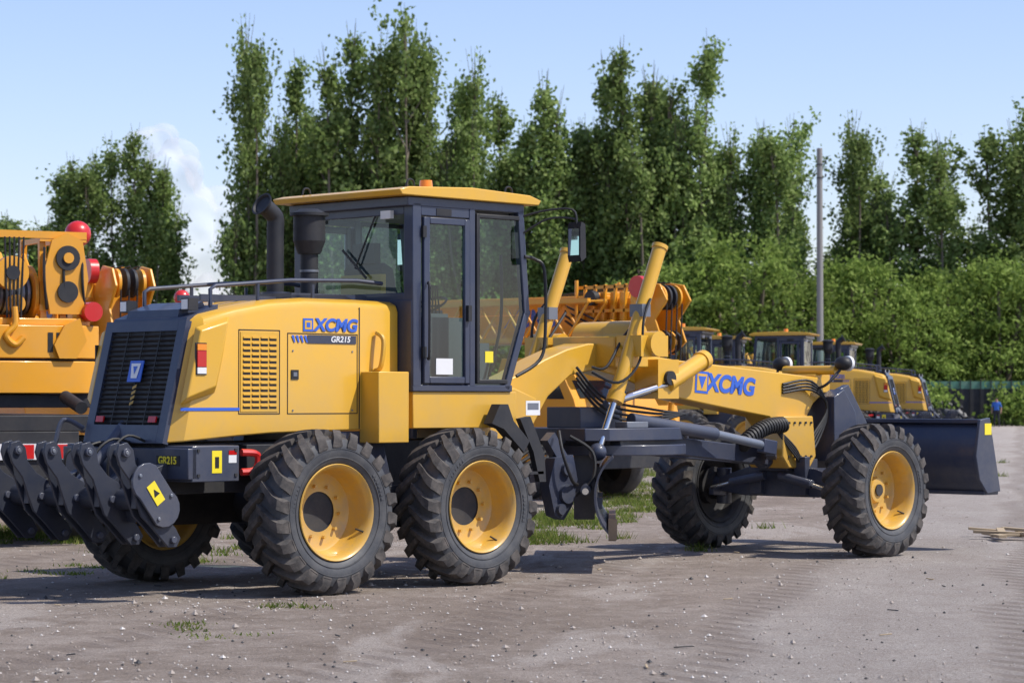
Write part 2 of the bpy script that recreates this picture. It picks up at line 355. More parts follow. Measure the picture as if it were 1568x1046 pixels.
    for sg in (-1,1):
        fd.prism([(2.15,1.38),(2.25,1.55),(2.35,1.55),(2.42,1.40),(2.62,1.22),(2.55,1.12),(2.3,1.33)],*sorted((sg*.84,sg*.95)),DARK)
        fd.prism([(2.55,1.42),(2.68,1.44),(2.86,1.10),(2.88,.85),(2.80,.85),(2.72,1.12)],*sorted((sg*.84,sg*.90)),DARK)
        fd.beam((2.70,sg*.84,.85),(2.70,sg*.55,1.25),.05,.05,DARK)
        for z in (.62,.92): fd.box(2.48,2.85,*sorted((sg*.62,sg*.90)),z,z+.025,DARK)
        fd.box(2.72,2.90,*sorted((sg*.80,sg*.803)),1.45,1.58,WHT); fd.box(2.74,2.88,*sorted((sg*.80,sg*.805)),1.50,1.56,GREY)
    for i in range(5): fd.tube([(2.7,-.3+i*.13,1.15),(3.1,-.32+i*.12,.95),(3.5,-.3+i*.12,1.05),(3.9,-.28+i*.11,1.3)],.018,RUB,8)
    fd.finish(g)
    # ---- ripper
    r=Part("ripper",.005)
    pl=[(-1.93,1.17),(-1.91,1.24),(-1.83,1.26),(-1.77,1.20),(-1.75,1.09),(-1.66,.99),(-1.55,.93),(-1.51,.82),(-1.47,.69),(-1.36,.58),(-1.31,.50),(-1.35,.43),(-1.43,.43),(-1.52,.52),(-1.60,.60),(-1.69,.68),(-1.74,.80),(-1.80,.96),(-1.90,1.08)]
    for i in range(5):
        y=-.98+i*.49
        for dy in (0,.11): r.prism(pl,y+dy-.013,y+dy+.013,NAVYD)
        r.cyl((-1.85,y-.04,1.18),(-1.85,y+.15,1.18),.035,NAVY2,n=14)
        r.cyl((-1.39,y-.04,.49),(-1.39,y+.15,.49),.028,NAVY2,n=14)
        r.cyl((-1.62,y-.035,.80),(-1.62,y+.14,.80),.03,NAVY2,n=12)
        r.cyl((-1.85,y-.045,1.18),(-1.85,y-.04,1.18),.018,GREY,n=10)
        r.box(-1.72,-1.60,y+.02,y+.09,.74,.92,NAVYD)
    r.cyl((-1.52,-1.0,.80),(-1.52,1.15,.80),.085,NAVYD,n=24)
    r.box(-1.50,-1.38,-.95,1.10,.72,.88,NAVYD)
    for y in (-.55,.35):
        r.beam((-1.05,y,1.05),(-1.5,y,.90),.10,.12,NAVYD); r.beam((-1.05,y,.80),(-1.48,y,.66),.10,.10,NAVYD)
    r.beam((-1.0,-.15,1.15),(-1.5,-.1,.75),.12,.12,NAVYD); r.cyl((-1.02,.1,1.42),(-1.52,.1,.9),.05,NAVY2)
    cp=[]
    for k in range(9): a=R(60+k*22.5); cp.append((-1.66+.15*math.cos(a),.95+.15*math.sin(a)))
    for k in range(9): a=R(240+k*22.5); cp.append((-1.50+.15*math.cos(a),.74+.15*math.sin(a)))
    r.prism(cp,-1.035,-1.01,NAVY2)
    for (x,z) in ((-1.74,1.0),(-1.44,.84),(-1.56,.66)): r.cyl((x,-1.05,z),(x,-1.03,z),.016,GREY,n=8)
    r.finish(g)
    rd=Part("ripper_details")
    MM=Matrix.Translation((-1.59,-1.038,.86))@Matrix.Rotation(R(-35),4,'Y')
    rd.box(-.045,.045,-.003,.001,-.09,.09,STK,MM); rd.mesh([MM@Vector(v) for v in ((-.03,-.005,-.02),(.03,-.005,-.02),(0,-.005,.04))],[(0,1,2)],BLACK)
    for i in range(4): rd.tube([(-1.08,-.3+i*.2,1.22),(-1.32,-.3+i*.2,1.30-.03*i),(-1.48,-.28+i*.2,1.15),(-1.48,-.25+i*.2,.95)],.012,RUB,6)
    rd.tube([(-1.1,.62,1.35),(-1.25,.7,1.42),(-1.32,.72,1.2),(-1.35,.75,1.0)],.02,NAVY2,8)
    rd.finish(g)
    # ---- cab
    c=Part("cab_frame",.008)
    c.box(1.36,2.62,-.78,.78,1.34,1.66,YEL); c.box(1.34,2.55,-.80,.80,1.66,1.72,NAVY)
    c.prism([(1.16,3.355),(1.13,3.40),(1.25,3.43),(2.0,3.46),(2.72,3.43),(2.86,3.39),(2.83,3.345)],-.86,.86,YEL)
    c.box(1.28,2.70,-.80,.80,3.27,3.35,NAVY)
    c.box(1.335,1.37,-.79,.79,1.66,2.46,NAVY)
    for sg in (-1,1):
        c.box(1.34,1.44,*sorted((sg*.68,sg*.80)),1.70,3.30,NAVY)
        c.box(2.02,2.09,*sorted((sg*.74,sg*.80)),1.70,3.28,NAVY)
        c.box(1.44,2.02,*sorted((sg*.74,sg*.795)),3.19,3.28,NAVY)
        c.beam((2.66,sg*.765,3.29),(2.74,sg*.765,2.35),.07,.07,NAVY); c.beam((2.74,sg*.765,2.37),(2.48,sg*.765,1.68),.07,.07,NAVY)
        for bx in ((1.46,1.53,1.73,3.18),(1.95,2.01,1.73,3.18),(1.53,1.95,3.12,3.18),(1.53,1.95,1.73,1.79)):
            c.box(bx[0],bx[1],*sorted((sg*.775,sg*.815)),bx[2],bx[3],NAVY)
        c.box(2.10,2.14,*sorted((sg*.775,sg*.81)),1.73,3.24,BLACK)
        c.beam((2.12,sg*.79,3.22),(2.64,sg*.79,3.22),.03,.04,BLACK); c.beam((2.12,sg*.79,1.75),(2.49,sg*.79,1.75),.03,.04,BLACK)
    c.box(1.34,1.40,-.68,.68,3.20,3.29,NAVY); c.box(1.34,1.40,-.68,.68,2.44,2.52,NAVY)
    c.beam((2.66,-.7,3.28),(2.66,.7,3.28),.06,.08,NAVY); c.beam((2.48,-.75,1.70),(2.48,.75,1.70),.06,.08,NAVY)
    c.box(2.50,2.56,-.76,.76,1.34,1.70,NAVY)
    c.finish(g)
    cg=Part("cab_glass")
    for sg in (-1,1):
        y=sg*.79
        cg.mesh([(1.53,y,1.79),(1.95,y,1.79),(1.95,y,3.12),(1.53,y,3.12)],[(0,1,2,3)],GLASS)
        cg.mesh([(2.14,y-sg*.005,1.76),(2.48,y-sg*.005,1.76),(2.72,y-sg*.005,2.36),(2.64,y-sg*.005,3.21),(2.14,y-sg*.005,3.21)],[(0,1,2,3,4)],GLASS)
    cg.mesh([(1.36,-.68,2.52),(1.36,.68,2.52),(1.36,.68,3.20),(1.36,-.68,3.20)],[(0,1,2,3)],GLASS)
    cg.mesh([(2.67,-.73,3.26),(2.67,.73,3.26),(2.75,.73,2.36),(2.75,-.73,2.36)],[(0,1,2,3)],GLASS)
    cg.mesh([(2.74,-.73,2.35),(2.74,.73,2.35),(2.50,.73,1.73),(2.50,-.73,1.73)],[(0,1,2,3)],GLASS)
    cg.finish(g)
    ci=Part("cab_interior")
    ci.box(1.42,2.5,-.74,.74,1.72,1.75,INT)
    ci.prism([(1.62,1.75),(2.05,1.75),(2.12,2.18),(2.10,2.24),(1.72,2.22),(1.60,2.75),(1.50,2.80),(1.46,2.74),(1.56,2.2)],-.25,.25,SEAT)
    ci.box(1.47,1.55,-.14,.14,2.80,2.98,SEAT); ci.box(1.44,1.50,-.27,.27,2.35,2.70,TAN)
    for sg in (-1,1): ci.box(1.7,2.15,*sorted((sg*.28,sg*.38)),2.3,2.36,INT); ci.box(1.75,2.2,*sorted((sg*.4,sg*.55)),1.75,2.32,INT)
    ci.beam((2.5,0,1.75),(2.3,0,2.38),.16,.12,INT); ci.lathe([(-.012,.19),(0,.205),(.012,.19),(0,.178)],(2.24,0,2.44),(-.45,0,.9),BLACK,28,True)
    ci.beam((2.24,-.19,2.44),(2.24,.19,2.44),.03,.02,BLACK)
    for sg in (-1,1):
        for i in range(4): ci.cyl((2.26-.05*i,sg*.16,2.32),(2.18-.05*i,sg*(.2+.03*i),2.62),.008,BLACK,n=6)
    ci.box(1.42,2.6,-.7,.7,3.24,3.27,INT)
    ci.box(1.40,1.5,.35,.66,1.75,2.5,INT); ci.box(2.2,2.4,.45,.7,2.2,2.5,INT)
    ci.box(2.3,2.5,-.55,-.2,1.75,2.1,INT); ci.tube([(2.45,-.6,1.8),(2.6,-.6,2.3),(2.6,-.6,2.9)],.015,BLACK,6)
    ci.finish(g)
    cd=Part("cab_details")
    cd.cyl((2.0,-.25,3.45),(2.0,-.25,3.47),.075,BLACK); cd.cyl((2.0,-.25,3.47),(2.0,-.25,3.56),.065,ORL,.055); 
    for x,y in ((1.4,-.7),(1.4,.7),(2.6,-.7),(2.6,.7)): cd.tube([(x-.05,y,3.43),(x-.03,y,3.50),(x+.03,y,3.50),(x+.05,y,3.43)],.009,BLACK,6)
    cd.box(1.30,1.34,-.55,-.42,3.17,3.24,WHT); cd.box(1.30,1.34,.42,.55,3.17,3.24,WHT)
    cd.beam((1.345,-.3,3.2),(1.33,-.05,2.75),.012,.012,BLACK); cd.beam((1.33,.12,2.92),(1.33,-.2,2.66),.01,.02,BLACK)
    for sg in (-1,1):
        y=sg*.80
        cd.tube([(2.70,y,2.88),(2.84,y,2.86),(2.92,sg*.84,2.75),(2.93,sg*.84,2.2),(2.86,sg*.84,1.95),(2.60,y,1.80)],.016,BLACK,8)
        cd.tube([(1.49,sg*.83,1.95),(1.47,sg*.87,2.0),(1.47,sg*.87,2.55),(1.49,sg*.83,2.6)],.012,BLACK,8)
        cd.box(1.96,2.0,*sorted((sg*.815,sg*.85)),2.28,2.42,BLACK); cd.box(1.62,1.80,*sorted((sg*.797,sg*.80)),3.20,3.26,BLACK)
        cd.box(1.62,1.82,*sorted((sg*.792,sg*.795)),1.81,1.95,WHT); cd.box(2.22,2.32,*sorted((sg*.787,sg*.79)),1.92,2.02,STK)
        for z in (1.95,3.0): cd.box(1.435,1.475,*sorted((sg*.80,sg*.83)),z,z+.1,BLACK)
        for z,zz in ((3.24,3.30),(3.08,3.22)): cd.tube([(2.68,sg*.78,z),(2.85,sg*.95,zz),(2.98,sg*1.14,zz),(3.0,sg*1.17,3.17)],.011,BLACK,6)
        cd.prism([(2.985,2.88),(2.985,3.14),(3.0,3.19),(3.05,3.17),(3.06,2.87),(3.0,2.83)],*sorted((sg*1.07,sg*1.23)),BLACK); cd.box(2.980,2.984,*sorted((sg*1.085,sg*1.215)),2.89,3.13,MIRR)
    cd.finish(g)
    # ---- gooseneck + front beam
    b=Part("front_frame",.014)
    top=[(2.55,1.66),(3.0,1.74),(3.3,1.84),(3.6,1.97),(3.9,2.07),(4.2,2.13),(4.6,2.13),(5.0,2.03),(5.45,1.985),(6.6,1.905),(7.75,1.82)]
    bot=[(7.80,1.66),(7.62,1.55),(7.50,1.40),(7.46,.95),(7.08,.95),(7.02,1.30),(6.90,1.41),(6.0,1.53),(5.1,1.66),(4.7,1.80),(4.3,1.88),(3.95,1.82),(3.65,1.62),(3.45,1.35),(3.2,1.15),(2.55,1.10)]
    b.prism(top+bot,-.17,.17,YEL)
    b.prism([(2.5,1.15),(2.5,1.62),(2.95,1.70),(3.25,1.60),(3.1,1.2)],-.42,.42,YEL)
    b.box(4.30,4.78,-.42,.42,1.90,2.20,YEL)
    b.box(7.70,7.95,-.13,.13,1.66,1.86,YEL)
    b.prism([(7.0,1.0),(7.02,1.42),(7.5,1.42),(7.55,1.0),(7.45,.88),(7.1,.88)],-.26,.26,YEL)
    b.finish(g)
    bd=Part("front_frame_details")
    bd.cyl((4.55,-.17,2.2),(4.55,-.48,2.2),.15,YEL,n=28); bd.cyl((4.55,-.48,2.2),(4.55,-.5,2.2),.09,YEL,n=20)
    bd.cyl((4.62,-.3,2.18),(4.62,.3,2.18),.17,YEL,n=28)
    bd.cyl((5.0,-.45,1.74),(5.7,-.30,1.98),.085,YEL,n=20); bd.cyl((5.66,-.31,1.965),(5.74,-.29,1.99),.10,YEL,n=20)
    bd.cyl((4.2,-.40,1.55),(5.0,-.45,1.74),.04,CHR,n=14)
    bd.box(4.85,5.15,-.48,-.17,1.6,1.98,YEL); bd.cyl((5.0,-.52,1.80),(5.0,-.46,1.80),.07,DARK,n=18)
    for sg in (-1,1):
        y=sg*.62
        bd.cyl((4.72,y,3.05),(4.10,y,1.62),.068,YEL,n=22); bd.cyl((4.73,y,3.075),(4.715,y,3.04),.078,YEL,n=22)
        bd.cyl((4.12,y,1.66),(4.08,y,1.57),.085,YEL,n=22); bd.cyl((4.10,y,1.62),(3.86,y,1.12),.035,CHR,n=14); bd.sphere((3.85,y,1.10),.085,NAVY)
        bd.box(4.28,4.66,*sorted((sg*.46,sg*.78)),2.0,2.2,YEL,None)
        bd.cyl((4.47,sg*.44,2.12),(4.47,sg*.84,2.12),.12,YEL,n=24)
        bd.box(4.38,4.5,*sorted((sg*.54,sg*.70)),2.38,2.5,GREY)
        bd.tube([(4.5,sg*.70,2.55),(4.36,sg*.74,2.35),(4.3,sg*.74,1.95),(4.05,sg*.7,1.75),(3.9,sg*.5,1.85)],.014,RUB,6)
        bd.tube([(4.62,sg*.55,2.45),(4.35,sg*.5,2.2),(4.1,sg*.5,1.9),(4.0,sg*.4,1.9)],.014,RUB,6)
    bd.cyl((7.78,-.35,1.90),(7.78,.35,1.90),.05,YEL); 
    for sg in (-1,1):
        bd.sphere((7.80,sg*.42,1.97),.10,BLACK,.8,1,.75); bd.cyl((7.86,sg*.42,1.97),(7.9,sg*.42,1.97),.08,WHT)
        bd.tube([(7.75,sg*.42,1.9),(7.6,sg*.36,1.75),(7.6,sg*.2,1.7)],.015,BLACK,6)
    for i in range(4):
        bd.tube([(7.1,-.18,1.75-.03*i),(7.5,-.24,1.78-.03*i),(7.75,-.25,1.5),(7.6-.05*i,-.24,1.15),(7.35,-.25,.95)],.014,RUB,6)
        bd.tube([(6.9,-.19,1.35),(7.15,-.3,1.1-.03*i),(7.3,-.3,.9),(7.4,-.4-.06*i,.8)],.012,RUB,6)
        bd.tube([(4.0,-.2,1.9-.05*i),(4.3,-.3,1.6-.05*i),(4.9,-.32,1.5-.04*i),(5.5,-.25,1.45)],.014,RUB,6)
    for i in range(16):
        t=i/15.; bd.cyl((6.35+.62*t,-.27,1.14+.18*t+.06*math.sin(t*3)),(6.375+.62*t,-.27,1.147+.18*t+.06*math.sin(t*3)),.085,RUB,n=16)
    bd.tube([(6.35,-.27,1.14),(6.65,-.27,1.29),(6.97,-.27,1.32)],.072,RUB,12)
    for i in range(5):
        for z in (1.0,1.35): bd.cyl((7.1+i*.09,-.26,z),(7.1+i*.09,-.275,z),.014,DARK,n=6)
    bd.finish(g)
    # ---- drawbar, circle
    d=Part("drawbar_and_circle",.008)
    d.prismz([(3.75,-.55),(3.95,-.68),(5.0,-.6),(5.5,-.3),(5.5,.3),(5.0,.6),(3.95,.68),(3.75,.55)],1.20,1.32,NAVY)
    for sg in (-1,1): d.beam((4.2,sg*.52,1.22),(6.95,sg*.06,1.0),.12,.17,NAVY)
    d.sphere((7.0,0,.98),.11,NAVY)
    d.lathe([(0,.62),(0,.78),(.10,.78),(.10,.62)],(4.62,0,1.06),(0,0,1),NAVY,48,True)
    d.cyl((4.47,-.47,1.40),(5.7,-.47,1.25),.065,NAVY2,n=20); d.cyl((5.7,-.47,1.25),(6.5,-.47,1.12),.045,GREY,n=16); d.beam((6.4,-.47,1.13),(6.6,-.47,1.10),.1,.14,NAVY)
    d.beam((6.55,-.47,1.1),(6.9,-.2,1.05),.1,.16,NAVY)
    d.cyl((4.62,0,1.3),(4.62,0,1.5),.16,NAVY,n=24); d.box(4.0,4.4,-.25,.2,1.32,1.52,NAVY2); d.cyl((4.9,.2,1.3),(4.9,.2,1.55),.1,NAVY2)
    d.box(4.3,4.6,-.58,-.42,1.32,1.38,GREY); d.box(5.0,5.3,-.42,-.30,1.32,1.37,NAVY2)
    d.finish(g)
    A=Vector((3.40,-1.03,0)); Bv=Vector((6.02,1.43,0)); L=(Bv-A).length; dr=(Bv-A).normalized()
    ang=math.atan2(dr.y,dr.x)
    mb=Part("moldboard")
    MB=Matrix.Translation(A)@Matrix.Rotation(ang,4,'Z')
    N=14; vs=[]
    for x in (0,L):
        for th in (0,.026):
            for k in range(N+1):
                a=R(-62+124*k/N); rr=.42+th
                vs.append(MB@Vector((x,-.30+rr*math.cos(a)*.72,.70+rr*math.sin(a)*.95)))
    n1=N+1; fs=[]
    for k in range(N):
        fs+=[(k,k+1,2*n1+k+1,2*n1+k),(n1+k,3*n1+k,3*n1+k+1,n1+k+1),(k,n1+k,n1+k+1,k+1),(2*n1+k,2*n1+k+1,3*n1+k+1,3*n1+k)]
    fs+=[(0,2*n1,3*n1,n1),(N,n1+N,3*n1+N,2*n1+N)]
    mb.mesh(vs,fs,NAVY)
    mb.box(.0,L,-.20,-.13,.30,.44,BLADE,MB@Matrix.Translation((0,.02,0)))
    mb.box(-.012,.0,-.19,-.11,.31,.50,BLADE,MB)
    for x in (L*.3,L*.68):
        mb.box(x-.06,x+.06,.02,.22,.45,1.06,NAVY,MB)
        mb.box(x-.05,x+.05,-.05,.16,.55,.66,NAVY2,MB); mb.box(x-.05,x+.05,-.02,.16,.85,.95,NAVY2,MB)
    mb.cyl(MB@Vector((.3,.10,.75)),MB@Vector((L-.8,.10,.75)),.05,NAVY2); mb.cyl(MB@Vector((.05,.10,.75)),MB@Vector((.6,.10,.75)),.03,CHR)
    mb.prism([(3.28,1.05),(3.52,1.08),(3.58,.85),(3.52,.62),(3.40,.48),(3.28,.52),(3.20,.8)],-.62,-.50,NAVY)
    for (x,z,rr) in ((3.42,.95,.06),(3.42,.72,.09),(3.34,.58,.05)): mb.cyl((x,-.66,z),(x,-.62,z),rr,NAVY2,n=16)
    mb.tube([(3.35,-.6,1.3),(3.3,-.7,1.1),(3.4,-.72,.85),(3.6,-.6,.8)],.016,RUB,8)
    mb.tube([(3.6,-.5,1.25),(3.75,-.65,1.1),(3.7,-.7,.85),(3.55,-.62,.7)],.016,RUB,8)
    mb.beam((3.3,-.5,1.25),(3.5,-.5,1.0),.1,.12,NAVY)
    mb.finish(g)
    # ---- front axle
    x=Part("front_axle",.008)
    pts=[(-.85,.62),(-.5,.58),(.5,.58),(.85,.62),(.85,.76),(.45,.88),(-.45,.88),(-.85,.76)]
    x.prismx(pts,7.28,7.52,NAVY)
    for sg in (-1,1):
        x.cyl((7.4,sg*.88,.48),(7.4,sg*.88,.86),.08,NAVY); x.cyl((7.4,sg*.86,.672),(7.4,sg*1.12,.672),.12,NAVY,n=24)
        x.beam((7.4,sg*.85,.60),(7.1,sg*.8,.62),.06,.08,NAVY)
        x.cyl((7.15,sg*.1,.80),(7.12,sg*.55,.72),.045,NAVY2); x.cyl((7.12,sg*.5,.725),(7.1,sg*.8,.66),.022,CHR)
        x.box(7.22,7.3,sg*.3-.08,sg*.3+.08,.6,1.0,NAVY)
    x.cyl((7.56,-.8,.66),(7.56,.8,.66),.03,NAVY2); x.box(7.15,7.65,-.2,.2,.85,.97,NAVY)
    x.finish(g)
    # ---- front dozer blade
    fb=Part("front_blade",.008)
    N=10; prof=[]
    for k in range(N+1):
        a=R(-50+100*k/N); prof.append((9.35-.52*math.cos(a)+.0,1.0+.50*math.sin(a)))
    outer=[(px-.03,pz) for px,pz in prof]
    fb.prism(prof+outer[::-1],-1.38,1.38,NAVY)
    fb.box(8.96,9.22,-1.38,1.38,.585,.625,NAVY2)
    for sg in (-1,1):
        fb.prism([(8.78,1.0),(8.86,1.38),(9.03,1.40),(9.22,.62),(8.98,.60),(8.84,.75)],*sorted((sg*1.37,sg*1.41)),NAVY2)
        fb.beam((7.9,sg*.30,1.15),(8.82,sg*.55,.90),.10,.14,NAVY); fb.beam((7.9,sg*.30,.85),(8.82,sg*.55,.75),.08,.10,NAVY)
    fb.box(8.88,9.0,-1.38,1.38,1.34,1.385,NAVY)
    fb.prism([(7.78,.95),(7.78,1.62),(7.95,1.70),(8.15,1.45),(8.2,.8),(8.0,.75)],-.32,.32,NAVY)
    fb.prism([(7.95,1.7),(8.1,1.75),(8.45,1.30),(8.3,1.15)],-.26,-.18,NAVY2); fb.prism([(7.95,1.7),(8.1,1.75),(8.45,1.30),(8.3,1.15)],.18,.26,NAVY2)
    fb.cyl((8.0,0,1.6),(8.65,0,1.05),.06,NAVY2)
    fb.finish(g)
    fd2=Part("front_blade_details"); 
    for sg in (-1,1): fd2.box(8.93,9.05,*sorted((sg*1.41,sg*1.414)),1.22,1.34,STK)
    for i in range(12): fd2.cyl((9.1,-1.25+i*.228,.625),(9.1,-1.25+i*.228,.64),.02,GREY,n=6)
    fd2.finish(g)
    for sg in (-1,1):
        rz=0 if sg<0 else math.pi
        text("hood_lettering","XCMG",BLUE,g,(.61,sg*.626,2.218),(R(90),0,rz),.145,1.12,.18,.006)
        text("model_lettering","GR215",WHT,g,(.66,sg*.628,2.10),(R(90),0,rz),.07,1.1,.18,.0015)
        text("beam_lettering","XCMG",BLUE,g,(6.28,sg*.174,1.735),(R(90),R(4.0) if sg<0 else R(-4.0),rz),.24,1.05,.18,.010)
        o=Part("beam_emblem"); MM=Matrix.Translation((5.84,sg*.17,1.765))@Matrix.Rotation(R(4),4,'Y')
        o.box(-.10,.10,*sorted((0,sg*.004)),-.11,.11,BLUE,MM); o.box(-.075,.075,*sorted((sg*.004,sg*.007)),-.085,.085,YEL,MM)
        o.mesh([MM@Vector(v) for v in ((-.06,sg*.009,.06),(.06,sg*.009,.06),(0,sg*.009,-.07))],[(0,1,2)],BLUE); o.finish(g)
    text("rear_plate_lettering","GR215",STK,g,(-1.149,-.60,1.10),(R(90),0,R(-90)),.085,1,0,.002)
    return g
grader=build_grader()
def dup(src,name,loc,rz):
    e=empty(name,loc,rz)
    for ch in src.children:
        c=ch.copy(); COL.objects.link(c); c.parent=e
    return e
for (lx,ly,rz) in ((9.5,72.,165),(8.0,76.5,165),(12.3,84,165),(6.3,67.,165)):
    dup(grader,"motor_grader",(lx,ly,0),R(rz))
grader.location=(-2.374,22.246,0); grader.rotation_euler=(0,0,R(44.6))

# ------------------------------------------------------------ truck crane
GLASS2,_n,_b=newmat("dark_window"); _b.inputs["Base Color"].default_value=(.02,.03,.035,1); _b.inputs["Roughness"].default_value=.05
def build_crane():
    g=empty("truck_crane")
    p=Part("carrier",.01)
    p.box(-5.5,5.4,-.5,.5,.75,1.25,DARK); p.box(-5.5,4.2,-1.25,1.25,1.25,1.42,DARK)
    p.prism([(4.2,.7),(4.2,1.55),(4.5,2.25),(5.7,2.25),(6.1,1.6),(6.2,1.3),(6.2,.6),(4.6,.6)],-1.2,1.2,ORG)
    p.box(6.2,6.35,-1.2,1.2,.5,.85,DARK)
    for x in (-4.9,2.3):
        p.box(x-.18,x+.18,-1.28,1.28,.75,1.2,DARK)
        for sg in (-1,1): p.box(x-.12,x+.12,*sorted((sg*1.1,sg*1.3)),.35,1.7,DARK); p.box(x-.2,x+.2,*sorted((sg*1.0,sg*1.4)),.25,.33,GREY)
    for sg in (-1,1): p.box(-1.3,1.2,*sorted((sg*.7,sg*1.2)),.8,1.22,ORG); p.box(3.0,3.9,*sorted((sg*.7,sg*1.2)),.65,1.22,DARK)
    p.finish(g)
    w=Part("wheels")
    for x in (-3.9,-2.7,1.3,3.4,4.9):
        for sg in (-1,1):
            w.lathe([(0,.30),(0,.38),(.02,.5),(.07,.52),(.28,.52),(.33,.5),(.33,.3)],(x,sg*.9+(-.33 if sg<0 else 0),.52),(0,1,0),TIRE,32)
            w.cyl((x,sg*1.1,.52),(x,sg*1.18,.52),.28,DARK,.22,n=24)
    w.finish(g)
    s=Part("superstructure",.01)
    s.cyl((-1,0,1.42),(-1,0,1.62),.75,DARK,n=32)
    sp=[(-3.6,1.62),(-3.7,2.5),(-2.9,2.75),(-2.2,3.35),(-1.7,3.35),(-.6,2.0),(.1,1.95),(.1,1.62)]
    s.prism(sp,-.75,-.62,ORG); s.prism(sp,.62,.75,ORG)
    cw=[(-4.4,-.95),(-4.25,-1.2),(-3.5,-1.2),(-3.5,1.2),(-4.25,1.2),(-4.4,.95)]
    s.prismz(cw,1.66,2.02,ORG); s.prismz([(x*.992,y*.98) for x,y in cw],2.02,2.05,DARK); s.prismz(cw,2.05,2.42,ORG); s.prismz([(x*.985,y*.93) for x,y in cw],2.42,2.50,ORG); s.box(-4.3,-3.4,-1.1,1.1,1.5,1.65,DARK)
    s.box(-3.5,0,-.6,.6,1.62,1.9,ORG)
    s.prism([(-1.2,1.65),(-1.2,3.1),(.1,3.1),(.55,2.4),(.5,1.65)],.78,1.35,ORG)
    s.prism([(-1.2,1.65),(-1.2,2.4),(.1,2.4),(.1,1.65)],-1.2,-.78,ORG)
    s.finish(g)
    d=Part("superstructure_details")
    d.prism([(-1.1,2.25),(-1.1,2.98),(.02,2.98),(.42,2.38),(.42,2.25)],1.352,1.356,GLASS2); d.box(-1.206,-1.202,.85,1.28,2.3,2.95,GLASS2)
    d.mesh([(.115,.83,3.05),(.115,1.3,3.05),(.565,1.3,2.38),(.565,.83,2.38)],[(0,1,2,3)],GLASS2)
    d.mesh([(5.72,-1.05,2.18),(5.72,1.05,2.18),(6.11,1.05,1.62),(6.11,-1.05,1.62)],[(0,1,2,3)],GLASS2)
    for sg in (-1,1): d.prism([(4.6,1.6),(4.75,2.15),(5.6,2.15),(5.9,1.6)],*sorted((sg*1.2,sg*1.205)),GLASS2)
    for x in (-3.9,-2.9):
        d.cyl((x,-.45,2.78),(x,.45,2.78),.22,BLACK,n=20)
        for k in range(14): d.cyl((x,-.43+k*.064,2.78),(x,-.40+k*.064,2.78),.235,GREY,n=20)
        for sg in (-1,1): d.cyl((x,sg*.50,2.78),(x,sg*.46,2.78),.33,ORG,n=24); d.cyl((x,sg*.60,2.78),(x,sg*.50,2.78),.12,DARK,n=16)
    for y in (-1.0,-.78,-.55,.1,.35,.55,.78,1.0):
        d.beam((-4.2,y,2.5),(-4.15,y,3.42),.06,.07,ORG); d.beam((-3.5,y,2.5),(-3.55,y,3.42),.06,.07,ORG)
        d.beam((-4.17,y,3.38),(-3.5,y,3.38),.05,.06,ORG); d.cyl((-4.2,y,2.6),(-3.5,y,3.3),.025,ORG,n=8)
        d.tube([(-4.25,y,3.3),(-4.33,y+.03,2.95),(-4.28,y-.02,2.6)],.016,RUB,6)
    for z in (2.62,2.95,3.40): d.beam((-4.22,-1.05,z),(-4.22,-.5,z),.05,.07,ORG); d.beam((-4.22,1.05,z),(-4.22,.1,z),.05,.07,ORG)
    d.beam((-4.22,-1.05,3.44),(-4.22,1.05,3.44),.06,.08,ORG)
    d.prismx([(-.98,2.55),(-1.05,2.95),(-.98,3.38),(-.80,3.46),(-.62,3.38),(-.52,3.0),(-.60,2.55)],-4.31,-4.27,ORG)
    d.prismx([(-.90,2.5),(-.72,2.42),(-.60,2.2),(-.66,2.05),(-.86,2.05),(-.98,2.25)],-4.45,-4.41,ORG)
    for (y,z,rr,mt) in ((-.80,3.18,.14,DARK),(-.80,2.80,.12,DARK),(-.80,3.18,.06,ORG),(.3,3.2,.17,ORG),(.3,3.2,.07,DARK),(-.15,3.0,.19,ORG),(-.15,3.0,.08,DARK),(-.2,2.66,.10,ORG),(.7,2.85,.14,DARK)):
        d.cyl((-4.34-(.02 if rr<.09 else 0),y,z),(-4.24,y,z),rr,mt,n=22)
    for k in range(5): d.cyl((-4.33,-.28+k*.055,3.4),(-4.36,-.24+k*.04,2.5),.011,BLACK,n=6); d.cyl((-4.33,.2+k*.045,3.4),(-4.36,.22+k*.04,2.5),.011,BLACK,n=6)
    d.tube([(-4.4,-.15,2.62),(-4.42,-.15,2.42),(-4.42,-.05,2.3),(-4.42,-.15,2.2),(-4.42,-.25,2.28)],.035,ORG,10)
    d.sphere((-4.1,-1.0,3.47),.15,RED); d.cyl((-4.1,-1.0,3.2),(-4.1,-1.0,3.4),.07,ORG); d.cyl((-4.40,-1.08,2.58),(-4.2,-1.08,2.58),.11,RED,n=24)
    d.box(-4.405,-4.40,.1,.9,1.75,1.95,WHT)
    for k in range(4): d.box(-4.41,-4.405,.12+k*.2,.22+k*.2,1.77,1.93,RED)
    for k in range(3): d.box(-4.405,-4.40,-.8+k*.10,-.74+k*.10,2.12,2.34,BLACK)
    d.box(-5.53,-5.50,-1.2,1.2,.95,1.12,WHT)
    for k in range(6): d.box(-5.535,-5.53,-1.18+k*.4,-.98+k*.4,.96,1.11,RED)
